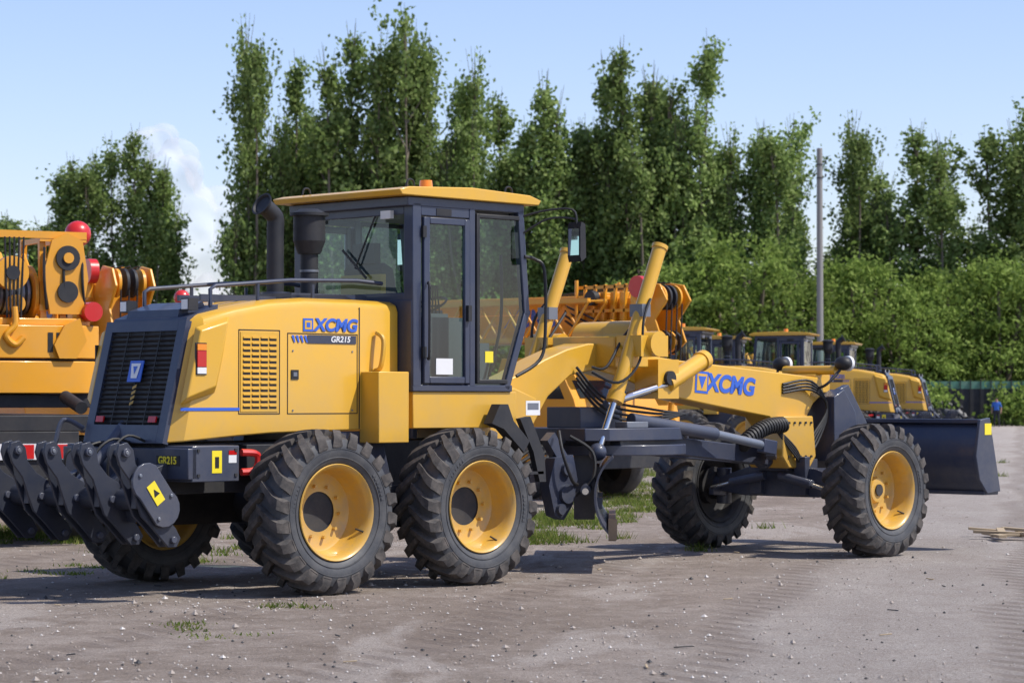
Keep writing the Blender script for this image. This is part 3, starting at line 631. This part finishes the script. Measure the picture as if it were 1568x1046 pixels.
    for sg in (-1,1):
        d.tube([(-5.4,sg*1.2,1.42),(-5.4,sg*1.2,1.9),(-4.7,sg*1.2,1.9),(-4.7,sg*1.2,1.42)],.02,ORG,6,False)
        d.box(6.205,6.21,sg*.9-.15,sg*.9+.15,.95,1.15,WHT); d.box(6.21,6.215,sg*.55-.1,sg*.55+.1,.98,1.12,GREY)
        d.beam((-5.35,sg*.9,1.42),(-5.3,sg*.9,1.72),.12,.2,DARK); d.cyl((-5.3,sg*.6,1.5),(-4.8,sg*.6,1.62),.07,DARK)
    for k in range(6): d.box(6.2,6.215,-.4,.4,.92+k*.07,.95+k*.07,BLACK)
    for x,y in ((-3,.9),(-.4,-.95),(3.2,1.0)): d.cyl((x,y,1.42),(x,y,2.6 if x>0 else 3.2),.05,BLACK,n=10)
    for (x0,x1,y0,y1,z1) in ((3.0,3.9,.3,1.1,1.9),(2.5,2.9,-1.1,-.5,1.75),(.8,1.6,-1.15,-.6,1.8)): d.box(x0,x1,y0,y1,1.42,z1,ORG if x0<2.8 else DARK)
    d.finish(g)
    b=Part("boom",.01)
    b.prism([(-2.4,2.75),(-2.4,3.3),(6.0,3.25),(6.0,2.5),(-1.5,2.5)],-.34,.34,ORG)
    b.prism([(6.0,2.55),(6.0,3.2),(6.5,3.2),(6.5,2.55)],-.29,.29,ORG)
    hp=[(6.45,2.35),(6.5,3.25),(6.75,3.45),(7.1,3.4),(7.25,3.15),(7.0,2.85),(7.15,2.5),(6.9,2.3)]
    b.prism(hp,-.30,-.26,ORG); b.prism(hp,.26,.30,ORG)
    b.cyl((-.2,0,1.95),(2.6,0,2.55),.16,ORG,n=20)
    for x_ in (5.7,5.9,6.12,6.32): b.box(x_,x_+.09,-.38,.38,2.45,3.3,ORG)
    b.finish(g)
    l=Part("jib_and_sheaves")
    for y in (-.95,-.55):
        for z in (2.55,3.15): l.beam((-1.5,y,z),(6.2,y,z),.07,.07,ORG)
    N=16
    for k in range(N):
        x0=-1.5+7.7*k/N; x1=-1.5+7.7*(k+1)/N; zz=(2.55,3.15) if k%2 else (3.15,2.55)
        for y in (-.95,-.55): l.cyl((x0,y,zz[0]),(x1,y,zz[1]),.022,ORG,n=8)
        l.cyl((x0,-.95,3.15),(x1,-.55,3.15),.02,ORG,n=6); l.cyl((x0,-.95,zz[0]),(x0,-.55,zz[0]),.02,ORG,n=6)
    for i,y in enumerate((-.18,-.06,.06,.18)):
        l.cyl((6.95,y-.02,3.2),(6.95,y+.02,3.2),.20,ORG if i in(0,3) else DARK,n=28); l.cyl((6.95,y-.02,2.5),(6.95,y+.02,2.5),.18,DARK if i%2 else ORG,n=28)
        l.cyl((7.15,y,3.1),(7.1,y,1.95),.012,BLACK,n=6); l.cyl((7.02,y,2.4),(7.02,y,1.95),.012,BLACK,n=6)
        l.cyl((-2.5,y,2.78),(6.9,y,3.44),.010,BLACK,n=6)
    for y in (-.2,.2): l.prism([(6.88,2.05),(7.28,2.05),(7.3,1.7),(7.16,1.5),(7.0,1.5),(6.86,1.7)],y-.02,y+.02,ORG)
    l.cyl((7.08,-.15,1.82),(7.08,.15,1.82),.2,RED,n=24); l.cyl((7.08,-.24,1.82),(7.08,.24,1.82),.06,BLACK,n=16)
    l.tube([(7.08,0,1.55),(7.08,0,1.32),(7.2,0,1.2),(7.08,0,1.08),(6.96,0,1.18)],.05,ORG,10)
    l.cyl((6.85,-.56,3.36),(6.85,-.44,3.36),.17,RED,n=28); l.cyl((6.75,-.5,3.0),(6.75,-.5,3.35),.06,ORG)
    for sg in (-1,1):
        for i in range(5): l.beam((5.55+.22*i,sg*.42,2.15),(5.62+.22*i,sg*.42,3.42),.035,.05,ORG)
        for z in (2.2,2.6,3.0,3.38): l.beam((5.45,sg*.43,z),(6.6,sg*.43,z),.03,.05,ORG)
        for i in range(4): l.tube([(5.2,sg*.45,3.1-.08*i),(5.8,sg*.50,2.9-.1*i),(6.3,sg*.50,2.7),(6.6,sg*.38,2.5+.1*i)],.018,RUB,6)
        l.cyl((5.5,sg*.5,2.3),(5.5,sg*.5,3.5),.03,ORG,n=8); l.cyl((5.9,sg*.5,3.2),(5.9,sg*.62,3.2),.12,BLACK,n=18); l.cyl((6.3,sg*.5,2.75),(6.3,sg*.6,2.75),.1,ORG,n=18)
    text("boom_lettering","XCMG",BLUE,g,(4.3,-.345,2.9),(R(90),0,0),.4,1,.15,.01)
    l.finish(g)
    return g
crane=build_crane()
dup(crane,"truck_crane",(-2.5,46.1,0),R(-45))
dup(crane,"truck_crane",(-8.8,42.2,0),R(-60))
crane.location=(-7.85,32.7,0); crane.rotation_euler=(0,0,R(120))

# ------------------------------------------------------------ trees
def quads_mesh(name,P,size,rng,mats,trunkpart,aspect=.7):
    n=len(P)
    d=rng.normal(size=(n,3)); d/=np.linalg.norm(d,axis=1)[:,None]
    e=rng.normal(size=(n,3)); e-=d*(e*d).sum(1)[:,None]; e/=np.linalg.norm(e,axis=1)[:,None]
    s=size*rng.uniform(.6,1.3,size=(n,1))
    V=np.stack([P-d*s,P+e*s*aspect,P+d*s,P-e*s*aspect],1).reshape(-1,3)
    bm=trunkpart.bm; bm.verts.ensure_lookup_table(); bm.verts.index_update()
    tv=np.array([v.co[:] for v in bm.verts]) if len(bm.verts) else np.zeros((0,3))
    tf=[[v.index for v in f.verts] for f in bm.faces]
    nv=len(tv)
    verts=np.concatenate([tv,V]); 
    loops=[i for f in tf for i in f]; lt=[len(f) for f in tf]
    L2=(np.arange(4*n)+nv); loops=np.concatenate([np.array(loops,int),L2]); tot=np.concatenate([np.array(lt,int),np.full(n,4)])
    st=np.concatenate([[0],np.cumsum(tot)[:-1]])
    me=bpy.data.meshes.new(name); me.vertices.add(len(verts)); me.vertices.foreach_set("co",verts.astype(np.float32).ravel())
    me.loops.add(len(loops)); me.loops.foreach_set("vertex_index",loops.astype(np.int32))
    me.polygons.add(len(tot)); me.polygons.foreach_set("loop_start",st.astype(np.int32)); me.polygons.foreach_set("loop_total",tot.astype(np.int32))
    me.materials.append(mats[0]); me.materials.append(mats[1])
    mi=np.concatenate([np.zeros(len(lt),int),np.ones(n,int)]); me.polygons.foreach_set("material_index",mi.astype(np.int32))
    me.update(calc_edges=True); me.validate(); bm.free(); return me
def poplar(seed,H,W,nlead,nl=46,dens=18,size=.19):
    rng=np.random.default_rng(seed); tp=Part("t")
    leaders=[(0,0,0,H*.95,1.)]
    for k in range(nlead):
        a=6.28*k/nlead+rng.uniform(-.6,.6); r=W*rng.uniform(.15,.36); leaders.append((r*math.cos(a),r*math.sin(a),H*rng.uniform(.0,.3),H*rng.uniform(.42,1.0),rng.uniform(.7,1.3)))
    pts=[]
    for (lx,ly,zb,zt,ws) in leaders:
        bx,by=rng.normal()*.45,rng.normal()*.45
        tp.tube([(0,0,zb*.6),(lx*.6,ly*.6,zb+.12*H),(lx+bx*.4,ly+by*.4,(zb+zt)/2),(lx*1.1+bx,ly*1.1+by,zt)],[.22*(1-i/16.)+.02 for i in range(16)],BARK,6)
        hh=zt-zb
        for i in range(int(nl*hh/H*1.15)):
            t=rng.uniform(.05,.98)
            prof=(1-((t-.35)/.65)**2.0)**.6 if t>.35 else .75+.7*t
            r=W*.25*ws*prof*rng.uniform(.3,1.45); a=rng.uniform(0,6.28)
            z0=zb+t*hh; f=min(1,t*1.5); x0=(lx+bx*t)*f; y0=(ly+by*t)*f
            tip=np.array([x0+r*math.cos(a),y0+r*math.sin(a),min(z0+r*rng.uniform(.8,2.2)+.3,zt+rng.uniform(-.5,1.1))]); base=np.array([x0,y0,z0])
            if i%3==0: tp.tube([tuple(base),tuple((base+tip)/2+np.array([0,0,-.1])),tuple(tip+np.array([0,0,.5]))],[.06,.03,.015],BARK,4,False)
            nc=rng.integers(3,8)
            for c in range(nc):
                u=rng.uniform(.25,1.05); q=base+(tip-base)*u
                m=int(dens*rng.uniform(.4,1.7)); sd=rng.uniform(.18,.5)
                pts.append(q+rng.normal(size=(m,3))*np.array([sd,sd,sd*1.35]))
        for k in range(6): 
            a=rng.uniform(0,6.28); rr=rng.uniform(.2,.9); tp.tube([(lx+bx,ly+by,zt-2.5),(lx+bx+rr*math.cos(a),ly+by+rr*math.sin(a),zt+rng.uniform(.2,1.9))],[.04,.012],BARK,4,False)
    P=np.concatenate(pts); P=P[P[:,2]>.3]
    return quads_mesh("poplar_tree",P,size,rng,(BARK,LEAFP),tp)
def willow(seed,H,W,size=.17,n=170,dens=60,mat=None):
    rng=np.random.default_rng(seed); tp=Part("t"); pts=[]
    for k in range(8):
        a=rng.uniform(0,6.28); r=W*.33*rng.uniform(.3,1); tp.tube([(0,0,0),(r*.4*math.cos(a),r*.4*math.sin(a),H*.35),(r*math.cos(a),r*math.sin(a),H*.8)],[.18-.008*i for i in range(11)],BARK,5)
    for i in range(n):
        a=rng.uniform(0,6.28); u=rng.uniform(0,1)**.5; ph=rng.uniform(0,1)
        r=W/2*math.sqrt(max(0,1-(ph*.97)**2.2))*(.45+.6*u); z=H*(.10+.86*ph)
        q=np.array([r*math.cos(a),r*math.sin(a),z]); m=int(dens*rng.uniform(.4,1.6)); sd=rng.uniform(.22,.65)
        pts.append(q+rng.normal(size=(m,3))*np.array([sd,sd,sd*.75]))
    P=np.concatenate(pts); P=P[P[:,2]>.1]
    return quads_mesh("willow_tree",P,size,rng,(BARK,mat or LEAFW),tp,.5)
WID=(6.4,5.4,7.2,6.0,8.0,6.8)
POP=[poplar(41+i,26.,w,k) for i,(w,k) in enumerate(zip(WID,(4,3,5,4,6,5)))]
WIL=[willow(31+i,10.,w) for i,w in enumerate((9.,8.,10.))]
rnd=random.Random(4)
def place(name,me,x,depth,top,base=26.,wf=1.):
    o=bpy.data.objects.new(name,me); COL.objects.link(o)
    s=top/base; o.location=(x,depth,0); o.scale=(wf,wf,s); o.rotation_euler=(rnd.uniform(-.02,.02),rnd.uniform(-.025,.025),rnd.uniform(0,6.28)); return o
# x, distance, height, crown width (m)
TREES=[(-28.8,172,17.8,5.6),(-24.8,172,20.0,4.4),(-22.8,174,17.0,3.8),(-31.6,178,14.0,5.5),(-35,178,14,6),
(-16.9,170,26.4,5.4),(-14.7,173,24.6,5.0),(-10.8,170,26.6,6.0),(-12.8,175,21.0,5.),(-8.6,175,22.5,5.),(-6.3,170,26.4,5.8),(-2.9,171,24.4,5.8),(-.4,173,22.2,5.4),(1.7,170,22.8,4.8),(3.9,173,19.8,5.2),(5.5,172,20.6,4.6),
(7.9,170,25.6,5.6),(9.9,174,23.0,5.),(11.9,170,25.6,5.4),(14.5,172,19.6,5.4),(17.0,171,20.0,5.8),(18.9,176,17.,3.4),
(22.2,171,20.4,5.2),(24.4,176,17.4,4.4),(26.6,170,20.2,5.6),(29.6,175,16.4,5.0),(32.4,170,20.2,6.4),
(-18.0,180,15.5,4.5),(-12.2,182,19.5,7),(-4.6,184,20,7),(2.5,184,18,7),(9.6,186,19.5,7),(14.6,186,17,7),(24.0,186,13,7),(-8,184,19.5,7),(-15.2,184,18,5),(6,186,17.5,7),(-.8,186,19,7)]
ORDER=[2,0,3,1,3,4,5,0,3,1,2,4,5,1,3,2,0,3,5,4,2,1,4,1,0,5,2,4,2,3,0,4,5,1,0,3,4,2]
for i,(x,d,h,w) in enumerate(TREES): place("poplar_tree",POP[ORDER[i]],x,d,h,26.,w/(.95*WID[ORDER[i]]))
BUSH=[(6.6,162,9.0),(10.4,163,10.2),(14.8,162,11.8),(17.6,161,9.4),(21.4,163,10.6),(24.6,162,8.6),(27.4,165,9.8),(30.6,164,10.6),(34,165,9.5),(2.5,164,8.),(-2,164,8.),(-8,164,7),(-14,164,7.5),(-20,164,8),(-25,164,8),(-29,164,8),(-33,164,11)]
for i,(x,d,h) in enumerate(BUSH):
    o=place("willow_tree",WIL[i%3],x,d,h,10.,h/10.)
rng=np.random.default_rng(5); tp=Part("t"); pp=[]
for i in range(230):
    q=np.array([rng.uniform(-38,38),rng.uniform(164,170),rng.uniform(.2,2.6)]); pp.append(q+rng.normal(size=(80,3))*np.array([.9,.6,.6]))
tp.tube([(-38,166,0),(38,166,0)],[.05,.05],BARK,4,False)
P=np.concatenate(pp); P=P[P[:,2]>0]
ob=bpy.data.objects.new("undergrowth",quads_mesh("undergrowth",P,.22,rng,(BARK,LEAFP),tp)); COL.objects.link(ob)
GRN=paint("green_sheet_metal",(.06,.20,.14),.6,.3)
w=Part("metal_fence",.0)
for i in range(21):
    x0=24+i*.62; w.box(x0,x0+.6,158.,158.06,2.25,2.7,GRN); w.box(x0,x0+.6,158.,158.05,.1,2.24,DARK); w.box(x0-.03,x0+.03,157.9,157.98,0,2.8,DARK)
w.finish()
rng=np.random.default_rng(15); tp=Part("t"); pp=[]
for i in range(46):
    x=rng.choice([24.2,25.4,29.5,30.6,31.6,33.5,35.]); q=np.array([x+rng.normal()*.5,156.9+rng.normal()*.3,rng.uniform(.2,2.2)]); pp.append(q+rng.normal(size=(70,3))*np.array([.4,.3,.35]))
tp.tube([(24,157,0),(24,157,1)],[.05,.03],BARK,4,False)
P=np.concatenate(pp); P=P[P[:,2]>0]
ob=bpy.data.objects.new("shrubs",quads_mesh("shrubs",P,.14,rng,(BARK,LEAFW),tp)); COL.objects.link(ob)
p=Part("utility_pole"); p.tube([(0,0,0),(0,0,16.6)],[.22,.17],CONC,12,False)
for z in (14.8,15.6): p.cyl((0,0,z),(0,0,z+.06),.21,DARK,n=12); p.beam((0,-.1,z),(.35,-.1,z+.1),.04,.04,DARK); p.cyl((.35,-.1,z+.1),(.35,-.1,z+.28),.05,DARK,n=8)
p.finish(loc=(18.4,156,0))
# ------------------------------------------------------------ ground
gm,nt,b=newmat("dusty_ground")
t=nt.nodes.new("ShaderNodeTexCoord"); v=t.outputs["Object"]
mp=nt.nodes.new("ShaderNodeMapping"); mp.inputs["Scale"].default_value=(1,.3,1); mp.inputs["Rotation"].default_value=(0,0,R(16)); nt.links.new(v,mp.inputs[0])
n1=noise(nt,.30,8,.65,v,.6); n2=noise(nt,1.8,9,.78,v,.3); n3=noise(nt,60,4,.85,v); n4=noise(nt,9,6,.75,v); n5=noise(nt,.8,7,.62,mp.outputs[0],.6); n6=noise(nt,22,5,.8,v)
sp=nt.nodes.new("ShaderNodeSeparateXYZ"); nt.links.new(v,sp.inputs[0])
edge=math_(nt,'MULTIPLY_ADD',sp.outputs[1],-.193,sp.outputs[0])
edge=math_(nt,'MULTIPLY_ADD',math_(nt,'SUBTRACT',n2,.5),2.6,edge)
mr=nt.nodes.new("ShaderNodeMapRange"); mr.inputs[1].default_value=-2.5; mr.inputs[2].default_value=-1.4; nt.links.new(edge,mr.inputs[0]); lane=mr.outputs[0]
dirt=mixcol(nt,ramp(nt,n1,[(.38,0.),(.62,1.)]),(.34,.275,.225),(.48,.405,.35))
dirt=mixcol(nt,ramp(nt,n2,[(.44,0.),(.62,.85)]),dirt,(.24,.185,.145))
dirt=mixcol(nt,ramp(nt,n5,[(.54,0.),(.60,.65)]),dirt,(.58,.51,.455))
pav=mixcol(nt,ramp(nt,n5,[(.35,0.),(.65,1.)]),(.44,.385,.345),(.54,.485,.44))
pav=mixcol(nt,ramp(nt,n2,[(.50,0.),(.66,.6)]),pav,(.34,.28,.24))
c=mixcol(nt,lane,dirt,pav)
c=mixcol(nt,ramp(nt,n3,[(.38,.8),(.54,0.)]),c,(.17,.14,.115))
c=mixcol(nt,ramp(nt,n6,[(.36,.6),(.48,0.)]),c,(.20,.16,.13))
c=mixcol(nt,ramp(nt,n4,[(.56,0.),(.68,.55)]),c,(.62,.56,.51))
wv=nt.nodes.new("ShaderNodeTexWave"); wv.bands_direction='X'; wv.inputs["Scale"].default_value=.16; wv.inputs["Distortion"].default_value=2.5; wv.inputs["Detail"].default_value=4; wv.inputs["Detail Scale"].default_value=1.2
mp3=nt.nodes.new("ShaderNodeMapping"); mp3.inputs["Rotation"].default_value=(0,0,R(11)); nt.links.new(v,mp3.inputs[0]); nt.links.new(mp3.outputs[0],wv.inputs["Vector"])
# chevron tyre prints inside the ruts
wv2=nt.nodes.new("ShaderNodeTexWave"); wv2.bands_direction='DIAGONAL'; wv2.inputs["Scale"].default_value=1.6; wv2.inputs["Distortion"].default_value=1.5; wv2.inputs["Detail"].default_value=3; nt.links.new(mp3.outputs[0],wv2.inputs["Vector"])
rut=ramp(nt,wv.outputs["Fac"],[(.0,.6),(.18,0.)])
prt=math_(nt,'MULTIPLY',rut,ramp(nt,wv2.outputs["Fac"],[(.3,1.),(.6,.35)]))
c=mixcol(nt,prt,c,(.21,.165,.135))
vo=nt.nodes.new("ShaderNodeTexVoronoi"); vo.inputs["Scale"].default_value=26; nt.links.new(v,vo.inputs["Vector"])
peb=ramp(nt,vo.outputs["Distance"],[(.12,.9),(.30,0.)]); pk=math_(nt,'MULTIPLY',peb,ramp(nt,n2,[(.45,0.),(.6,1.)]))
c=mixcol(nt,pk,c,(.44,.395,.36))
nt.links.new(c,b.inputs["Base Color"]); b.inputs["Roughness"].default_value=.95; b.inputs["Specular IOR Level"].default_value=.2
hgt=math_(nt,'MULTIPLY_ADD',n3,.35,n2); hgt=math_(nt,'MULTIPLY_ADD',pk,.25,hgt); hgt=math_(nt,'MULTIPLY_ADD',n4,.35,hgt); hgt=math_(nt,'MULTIPLY_ADD',prt,-.7,hgt)
bump(nt,b,hgt,.9,.08)
gp=Part("ground"); gp.mesh([(-1500,-200,0),(1500,-200,0),(1500,3000,0),(-1500,3000,0)],[(0,1,2,3)],gm); gp.finish()
rng=random.Random(8); gr=Part("gravel"); STONE=paint("stone",(.36,.31,.27),.9,.4,coat=0); STONE2=paint("pale_stone",(.6,.56,.52),.9,.3,coat=0)
cent=[(rng.uniform(-.2,.12),11+rng.random()**1.5*34) for _ in range(60)]
for i in range(7500):
    if rng.random()<.6:
        cx,cd=rng.choice(cent); d=max(10,cd+rng.gauss(0,.8)); x=cx*cd+rng.gauss(0,.9)
    else:
        d=11+rng.random()**1.6*45; x=rng.uniform(-.22,.22)*d
    s=rng.uniform(.005,.016)*(1 if rng.random()<.96 else 2.2)
    vs=[Vector((x,d,s*.3))+Vector((rng.uniform(.6,1)*s*a,rng.uniform(.6,1)*s*b_,rng.uniform(.5,.9)*s*c_)) for a,b_,c_ in ((1,0,0),(-1,0,0),(0,1,0),(0,-1,0),(0,0,1),(0,0,-.3))]
    k=rng.random(); gr.mesh(vs,[(0,2,4),(2,1,4),(1,3,4),(3,0,4),(2,0,5),(1,2,5),(3,1,5),(0,3,5)],STONE if k<.6 else (STONE2 if k<.82 else DARK))
gr.finish(angle=20)
def grass(name,patches,seed):
    rng=np.random.default_rng(seed); vs=[];fs=[]
    for (cx,cy,sx,sy,n,h) in patches:
        K=max(4,n//40); cc=rng.normal(size=(K,2))*np.array([sx,sy])+np.array([cx,cy])
        idx=rng.integers(0,K,n); X=cc[idx]+rng.normal(size=(n,2))*.08
        for x,y in X:
            a=rng.uniform(0,6.28); w=.008; hh=h*rng.uniform(.3,1.1); l=rng.uniform(.3,1.1)*hh; b=len(vs); ca,sa=math.cos(a),math.sin(a); a2=rng.uniform(0,6.28)
            vs+=[(x-w*ca,y-w*sa,0),(x+w*ca,y+w*sa,0),(x+l*math.cos(a2),y+l*math.sin(a2),hh)]; fs.append((b,b+1,b+2))
    me=bpy.data.meshes.new(name); me.from_pydata(vs,[],fs); me.materials.append(GRASSM); o=bpy.data.objects.new(name,me); COL.objects.link(o)
grass("grass",[(-5.7,31.3,.7,1.6,3200,.10),(-4.7,29.5,.6,.9,900,.08),(1.6,46,.7,5.5,7000,.11),(2.3,40,.5,2.,3000,.10),(.6,34,.35,1.0,2800,.12),(.3,29.5,.25,.5,900,.12),(2.6,54,1.4,4.,5500,.12),(-1.6,20.1,.15,.12,110,.04),(-2.1,18.5,.2,.18,130,.03),(4,62,3,4,4500,.13),(-1.95,17.6,.25,.2,80,.03),(-3,28,.8,1.,700,.08),(-4.4,23.5,.5,.7,350,.04)],3)
wd=Part("wood_debris",.003); WOOD=paint("weathered_wood",(.42,.32,.20),.8,.3,coat=0)
r2=random.Random(2)
for i in range(9):
    x=5.45+r2.uniform(-.25,.6); y=29.8+r2.uniform(-.5,.6); a=r2.uniform(0,3.1); l=r2.uniform(.15,.45)
    wd.beam((x-l*math.cos(a),y-l*math.sin(a)*.5,.03+r2.random()*.05),(x+l*math.cos(a),y+l*math.sin(a)*.5,.04+r2.random()*.08),.09,.03,WOOD)
for i in range(26):
    d=r2.uniform(14,30); x=r2.uniform(-.19,.19)*d; a=r2.uniform(0,3.1); l=r2.uniform(.02,.07)
    wd.beam((x-l*math.cos(a),d-l*math.sin(a),.01),(x+l*math.cos(a),d+l*math.sin(a),.015),.015,.008,WOOD if i%2 else DARK)
wd.finish()
rb=Part("rubble_pile"); r3=random.Random(9)
for i in range(420):
    x=r3.uniform(21.5,27.3); y=r3.uniform(152,157.5); z=max(0,(y-152)/6*1.6*r3.random()); s=r3.uniform(.1,.5)
    M=Matrix.Translation((x,y,z))@Matrix.Rotation(r3.uniform(0,3),4,Vector((r3.random(),r3.random(),r3.random()+.1)).normalized())
    rb.box(-s/2,s/2,-s/3,s/3,-s/4,s/4,(CONC if r3.random()<.25 else DARK),M)
rb.finish()
# ------------------------------------------------------------ person
SK=paint("skin",(.35,.20,.14),.6,0,coat=0); SH=paint("blue_shirt",(.03,.12,.45),.8,.05,coat=0); TR=paint("dark_trousers",(.02,.022,.03),.85,.05,coat=0); HR=paint("dark_hair",(.015,.012,.01),.7,0,coat=0)
def person(loc,rz):
    e=empty("standing_man",loc,rz)
    J={'pel':(0,0,.95,.15),'wai':(0,0,1.1,.14),'che':(0,0,1.33,.17),'nec':(0,0,1.48,.06),'hea':(0,.01,1.60,.095),'top':(0,0,1.69,.08),
    'lh':(.1,0,.88,.10),'lk':(.12,.03,.50,.065),'la':(.12,-.02,.10,.045),'lt':(.13,.14,.04,.04),'rh':(-.1,0,.88,.10),'rk':(-.11,-.02,.50,.065),'ra':(-.14,-.06,.10,.045),'rt':(-.15,.1,.04,.04),
    'ls':(.19,0,1.40,.065),'le':(.27,-.03,1.13,.045),'lw':(.26,.08,.90,.03),'lp':(.26,.11,.84,.03),'rs':(-.19,0,1.40,.065),'re':(-.27,-.03,1.13,.045),'rw':(-.26,.08,.90,.03),'rp':(-.26,.11,.84,.03)}
    E=[('pel','wai'),('wai','che'),('che','nec'),('nec','hea'),('hea','top'),('pel','lh'),('lh','lk'),('lk','la'),('la','lt'),('pel','rh'),('rh','rk'),('rk','ra'),('ra','rt'),('che','ls'),('ls','le'),('le','lw'),('lw','lp'),('che','rs'),('rs','re'),('re','rw'),('rw','rp')]
    for s,sg in (('l',1),('r',-1)):
        for k in range(5):
            nm=s+'f%d'%k; L=(.06,.075,.08,.075,.06)[k]
            J[nm]=(sg*.26+(k-2)*.016,.12+.01*(k==0),.84-L+(.03 if k==0 else 0),.008); E.append((s+'p',nm))
    ks=list(J); me=bpy.data.meshes.new("body"); me.from_pydata([J[k][:3] for k in ks],[(ks.index(a),ks.index(b_)) for a,b_ in E],[])
    o=bpy.data.objects.new("body",me); COL.objects.link(o); md=o.modifiers.new("s",'SKIN'); sv=me.skin_vertices[0].data
    for i,k in enumerate(ks): sv[i].radius=(J[k][3],J[k][3]); sv[i].use_root=(k=='pel')
    o.modifiers.new("u",'SUBSURF').render_levels=2; o.modifiers["u"].levels=2
    dg=bpy.context.evaluated_depsgraph_get(); m2=bpy.data.meshes.new_from_object(o.evaluated_get(dg)); bpy.data.objects.remove(o)
    for m in (SK,SH,TR,HR,BLACK): m2.materials.append(m)
    for p_ in m2.polygons:
        z=p_.center.z; ax=abs(p_.center.x); p_.use_smooth=True
        p_.material_index=4 if z<.08 else (2 if z<.98 and ax<.215 else (0 if (z<1.15 and ax>.21) else (1 if z<1.47 else (3 if (z>1.63 or (z>1.55 and p_.center.y<-.02)) else 0))))
    o=bpy.data.objects.new("body",m2); COL.objects.link(o); o.parent=e
person((28.0,151,0),R(160))
# ------------------------------------------------------------ cloud
cm=bpy.data.materials.new("cloud_vapour"); cm.use_nodes=True; nt=cm.node_tree; nt.nodes.clear()
o_=nt.nodes.new("ShaderNodeOutputMaterial"); df=nt.nodes.new("ShaderNodeBsdfDiffuse"); df.inputs[0].default_value=(.9,.9,.93,1); tr=nt.nodes.new("ShaderNodeBsdfTransparent"); mx=nt.nodes.new("ShaderNodeMixShader"); mx.inputs[0].default_value=.15
nt.links.new(tr.outputs[0],mx.inputs[1]); nt.links.new(df.outputs[0],mx.inputs[2]); nt.links.new(mx.outputs[0],o_.inputs[0])
cl=Part("cumulus_cloud"); r4=random.Random(12)
for i in range(60):
    t=r4.random(); z=140+t*160; wd_=92*(1-t)**.6+14; x=-390+r4.uniform(-1,1)*wd_*.8-40*(t-.5); cl.sphere((x,3000+r4.uniform(-60,60),z),r4.uniform(18,36)*(1.15-t*.5),cm)
ob=cl.finish(); 
rm=ob.modifiers.new("r",'REMESH'); rm.mode='VOXEL'; rm.voxel_size=5.
tx=bpy.data.textures.new("puff",'CLOUDS'); tx.noise_scale=30; tx.noise_depth=2
dm=ob.modifiers.new("d",'DISPLACE'); dm.texture=tx; dm.strength=12; dm.mid_level=.5
sm=ob.modifiers.new("sm",'SMOOTH'); sm.factor=.6; sm.iterations=3
rm.use_smooth_shade=True
# ------------------------------------------------------------ light, world, camera
w=bpy.data.worlds.new("World"); scene.world=w; w.use_nodes=True; nt=w.node_tree
sk=nt.nodes.new("ShaderNodeTexSky"); sk.sky_type='NISHITA'; sk.sun_disc=False; sk.sun_elevation=R(53); sk.sun_rotation=R(104)
sk.air_density=1.0; sk.dust_density=.5; sk.ozone_density=3.0
bg=nt.nodes["Background"]; mu=nt.nodes.new("ShaderNodeVectorMath"); mu.operation='MULTIPLY'; mu.inputs[1].default_value=(1.24,1.13,1.24); nt.links.new(sk.outputs[0],mu.inputs[0])
nt.links.new(mu.outputs[0],bg.inputs[0]); bg.inputs[1].default_value=.145
L=bpy.data.lights.new("sun",'SUN'); L.energy=5.0; L.angle=R(.5); L.color=(1,.955,.87); so=bpy.data.objects.new("sun",L); COL.objects.link(so)
sd=Vector((.970*.602,-.243*.602,.799)); so.rotation_euler=sd.to_track_quat('Z','Y').to_euler()
cam=bpy.data.cameras.new("camera"); co=bpy.data.objects.new("camera",cam); COL.objects.link(co); scene.camera=co
co.location=(0,0,1.59); co.rotation_euler=(R(90)+math.atan(89/4000.),0,0); cam.sensor_width=36; cam.lens=36*4000/1568.; cam.clip_end=6000; cam.clip_start=.1
cam.dof.use_dof=True; cam.dof.focus_distance=22.5; cam.dof.aperture_fstop=4.8
scene.view_settings.view_transform='Standard'; scene.view_settings.look='None'; scene.view_settings.exposure=0
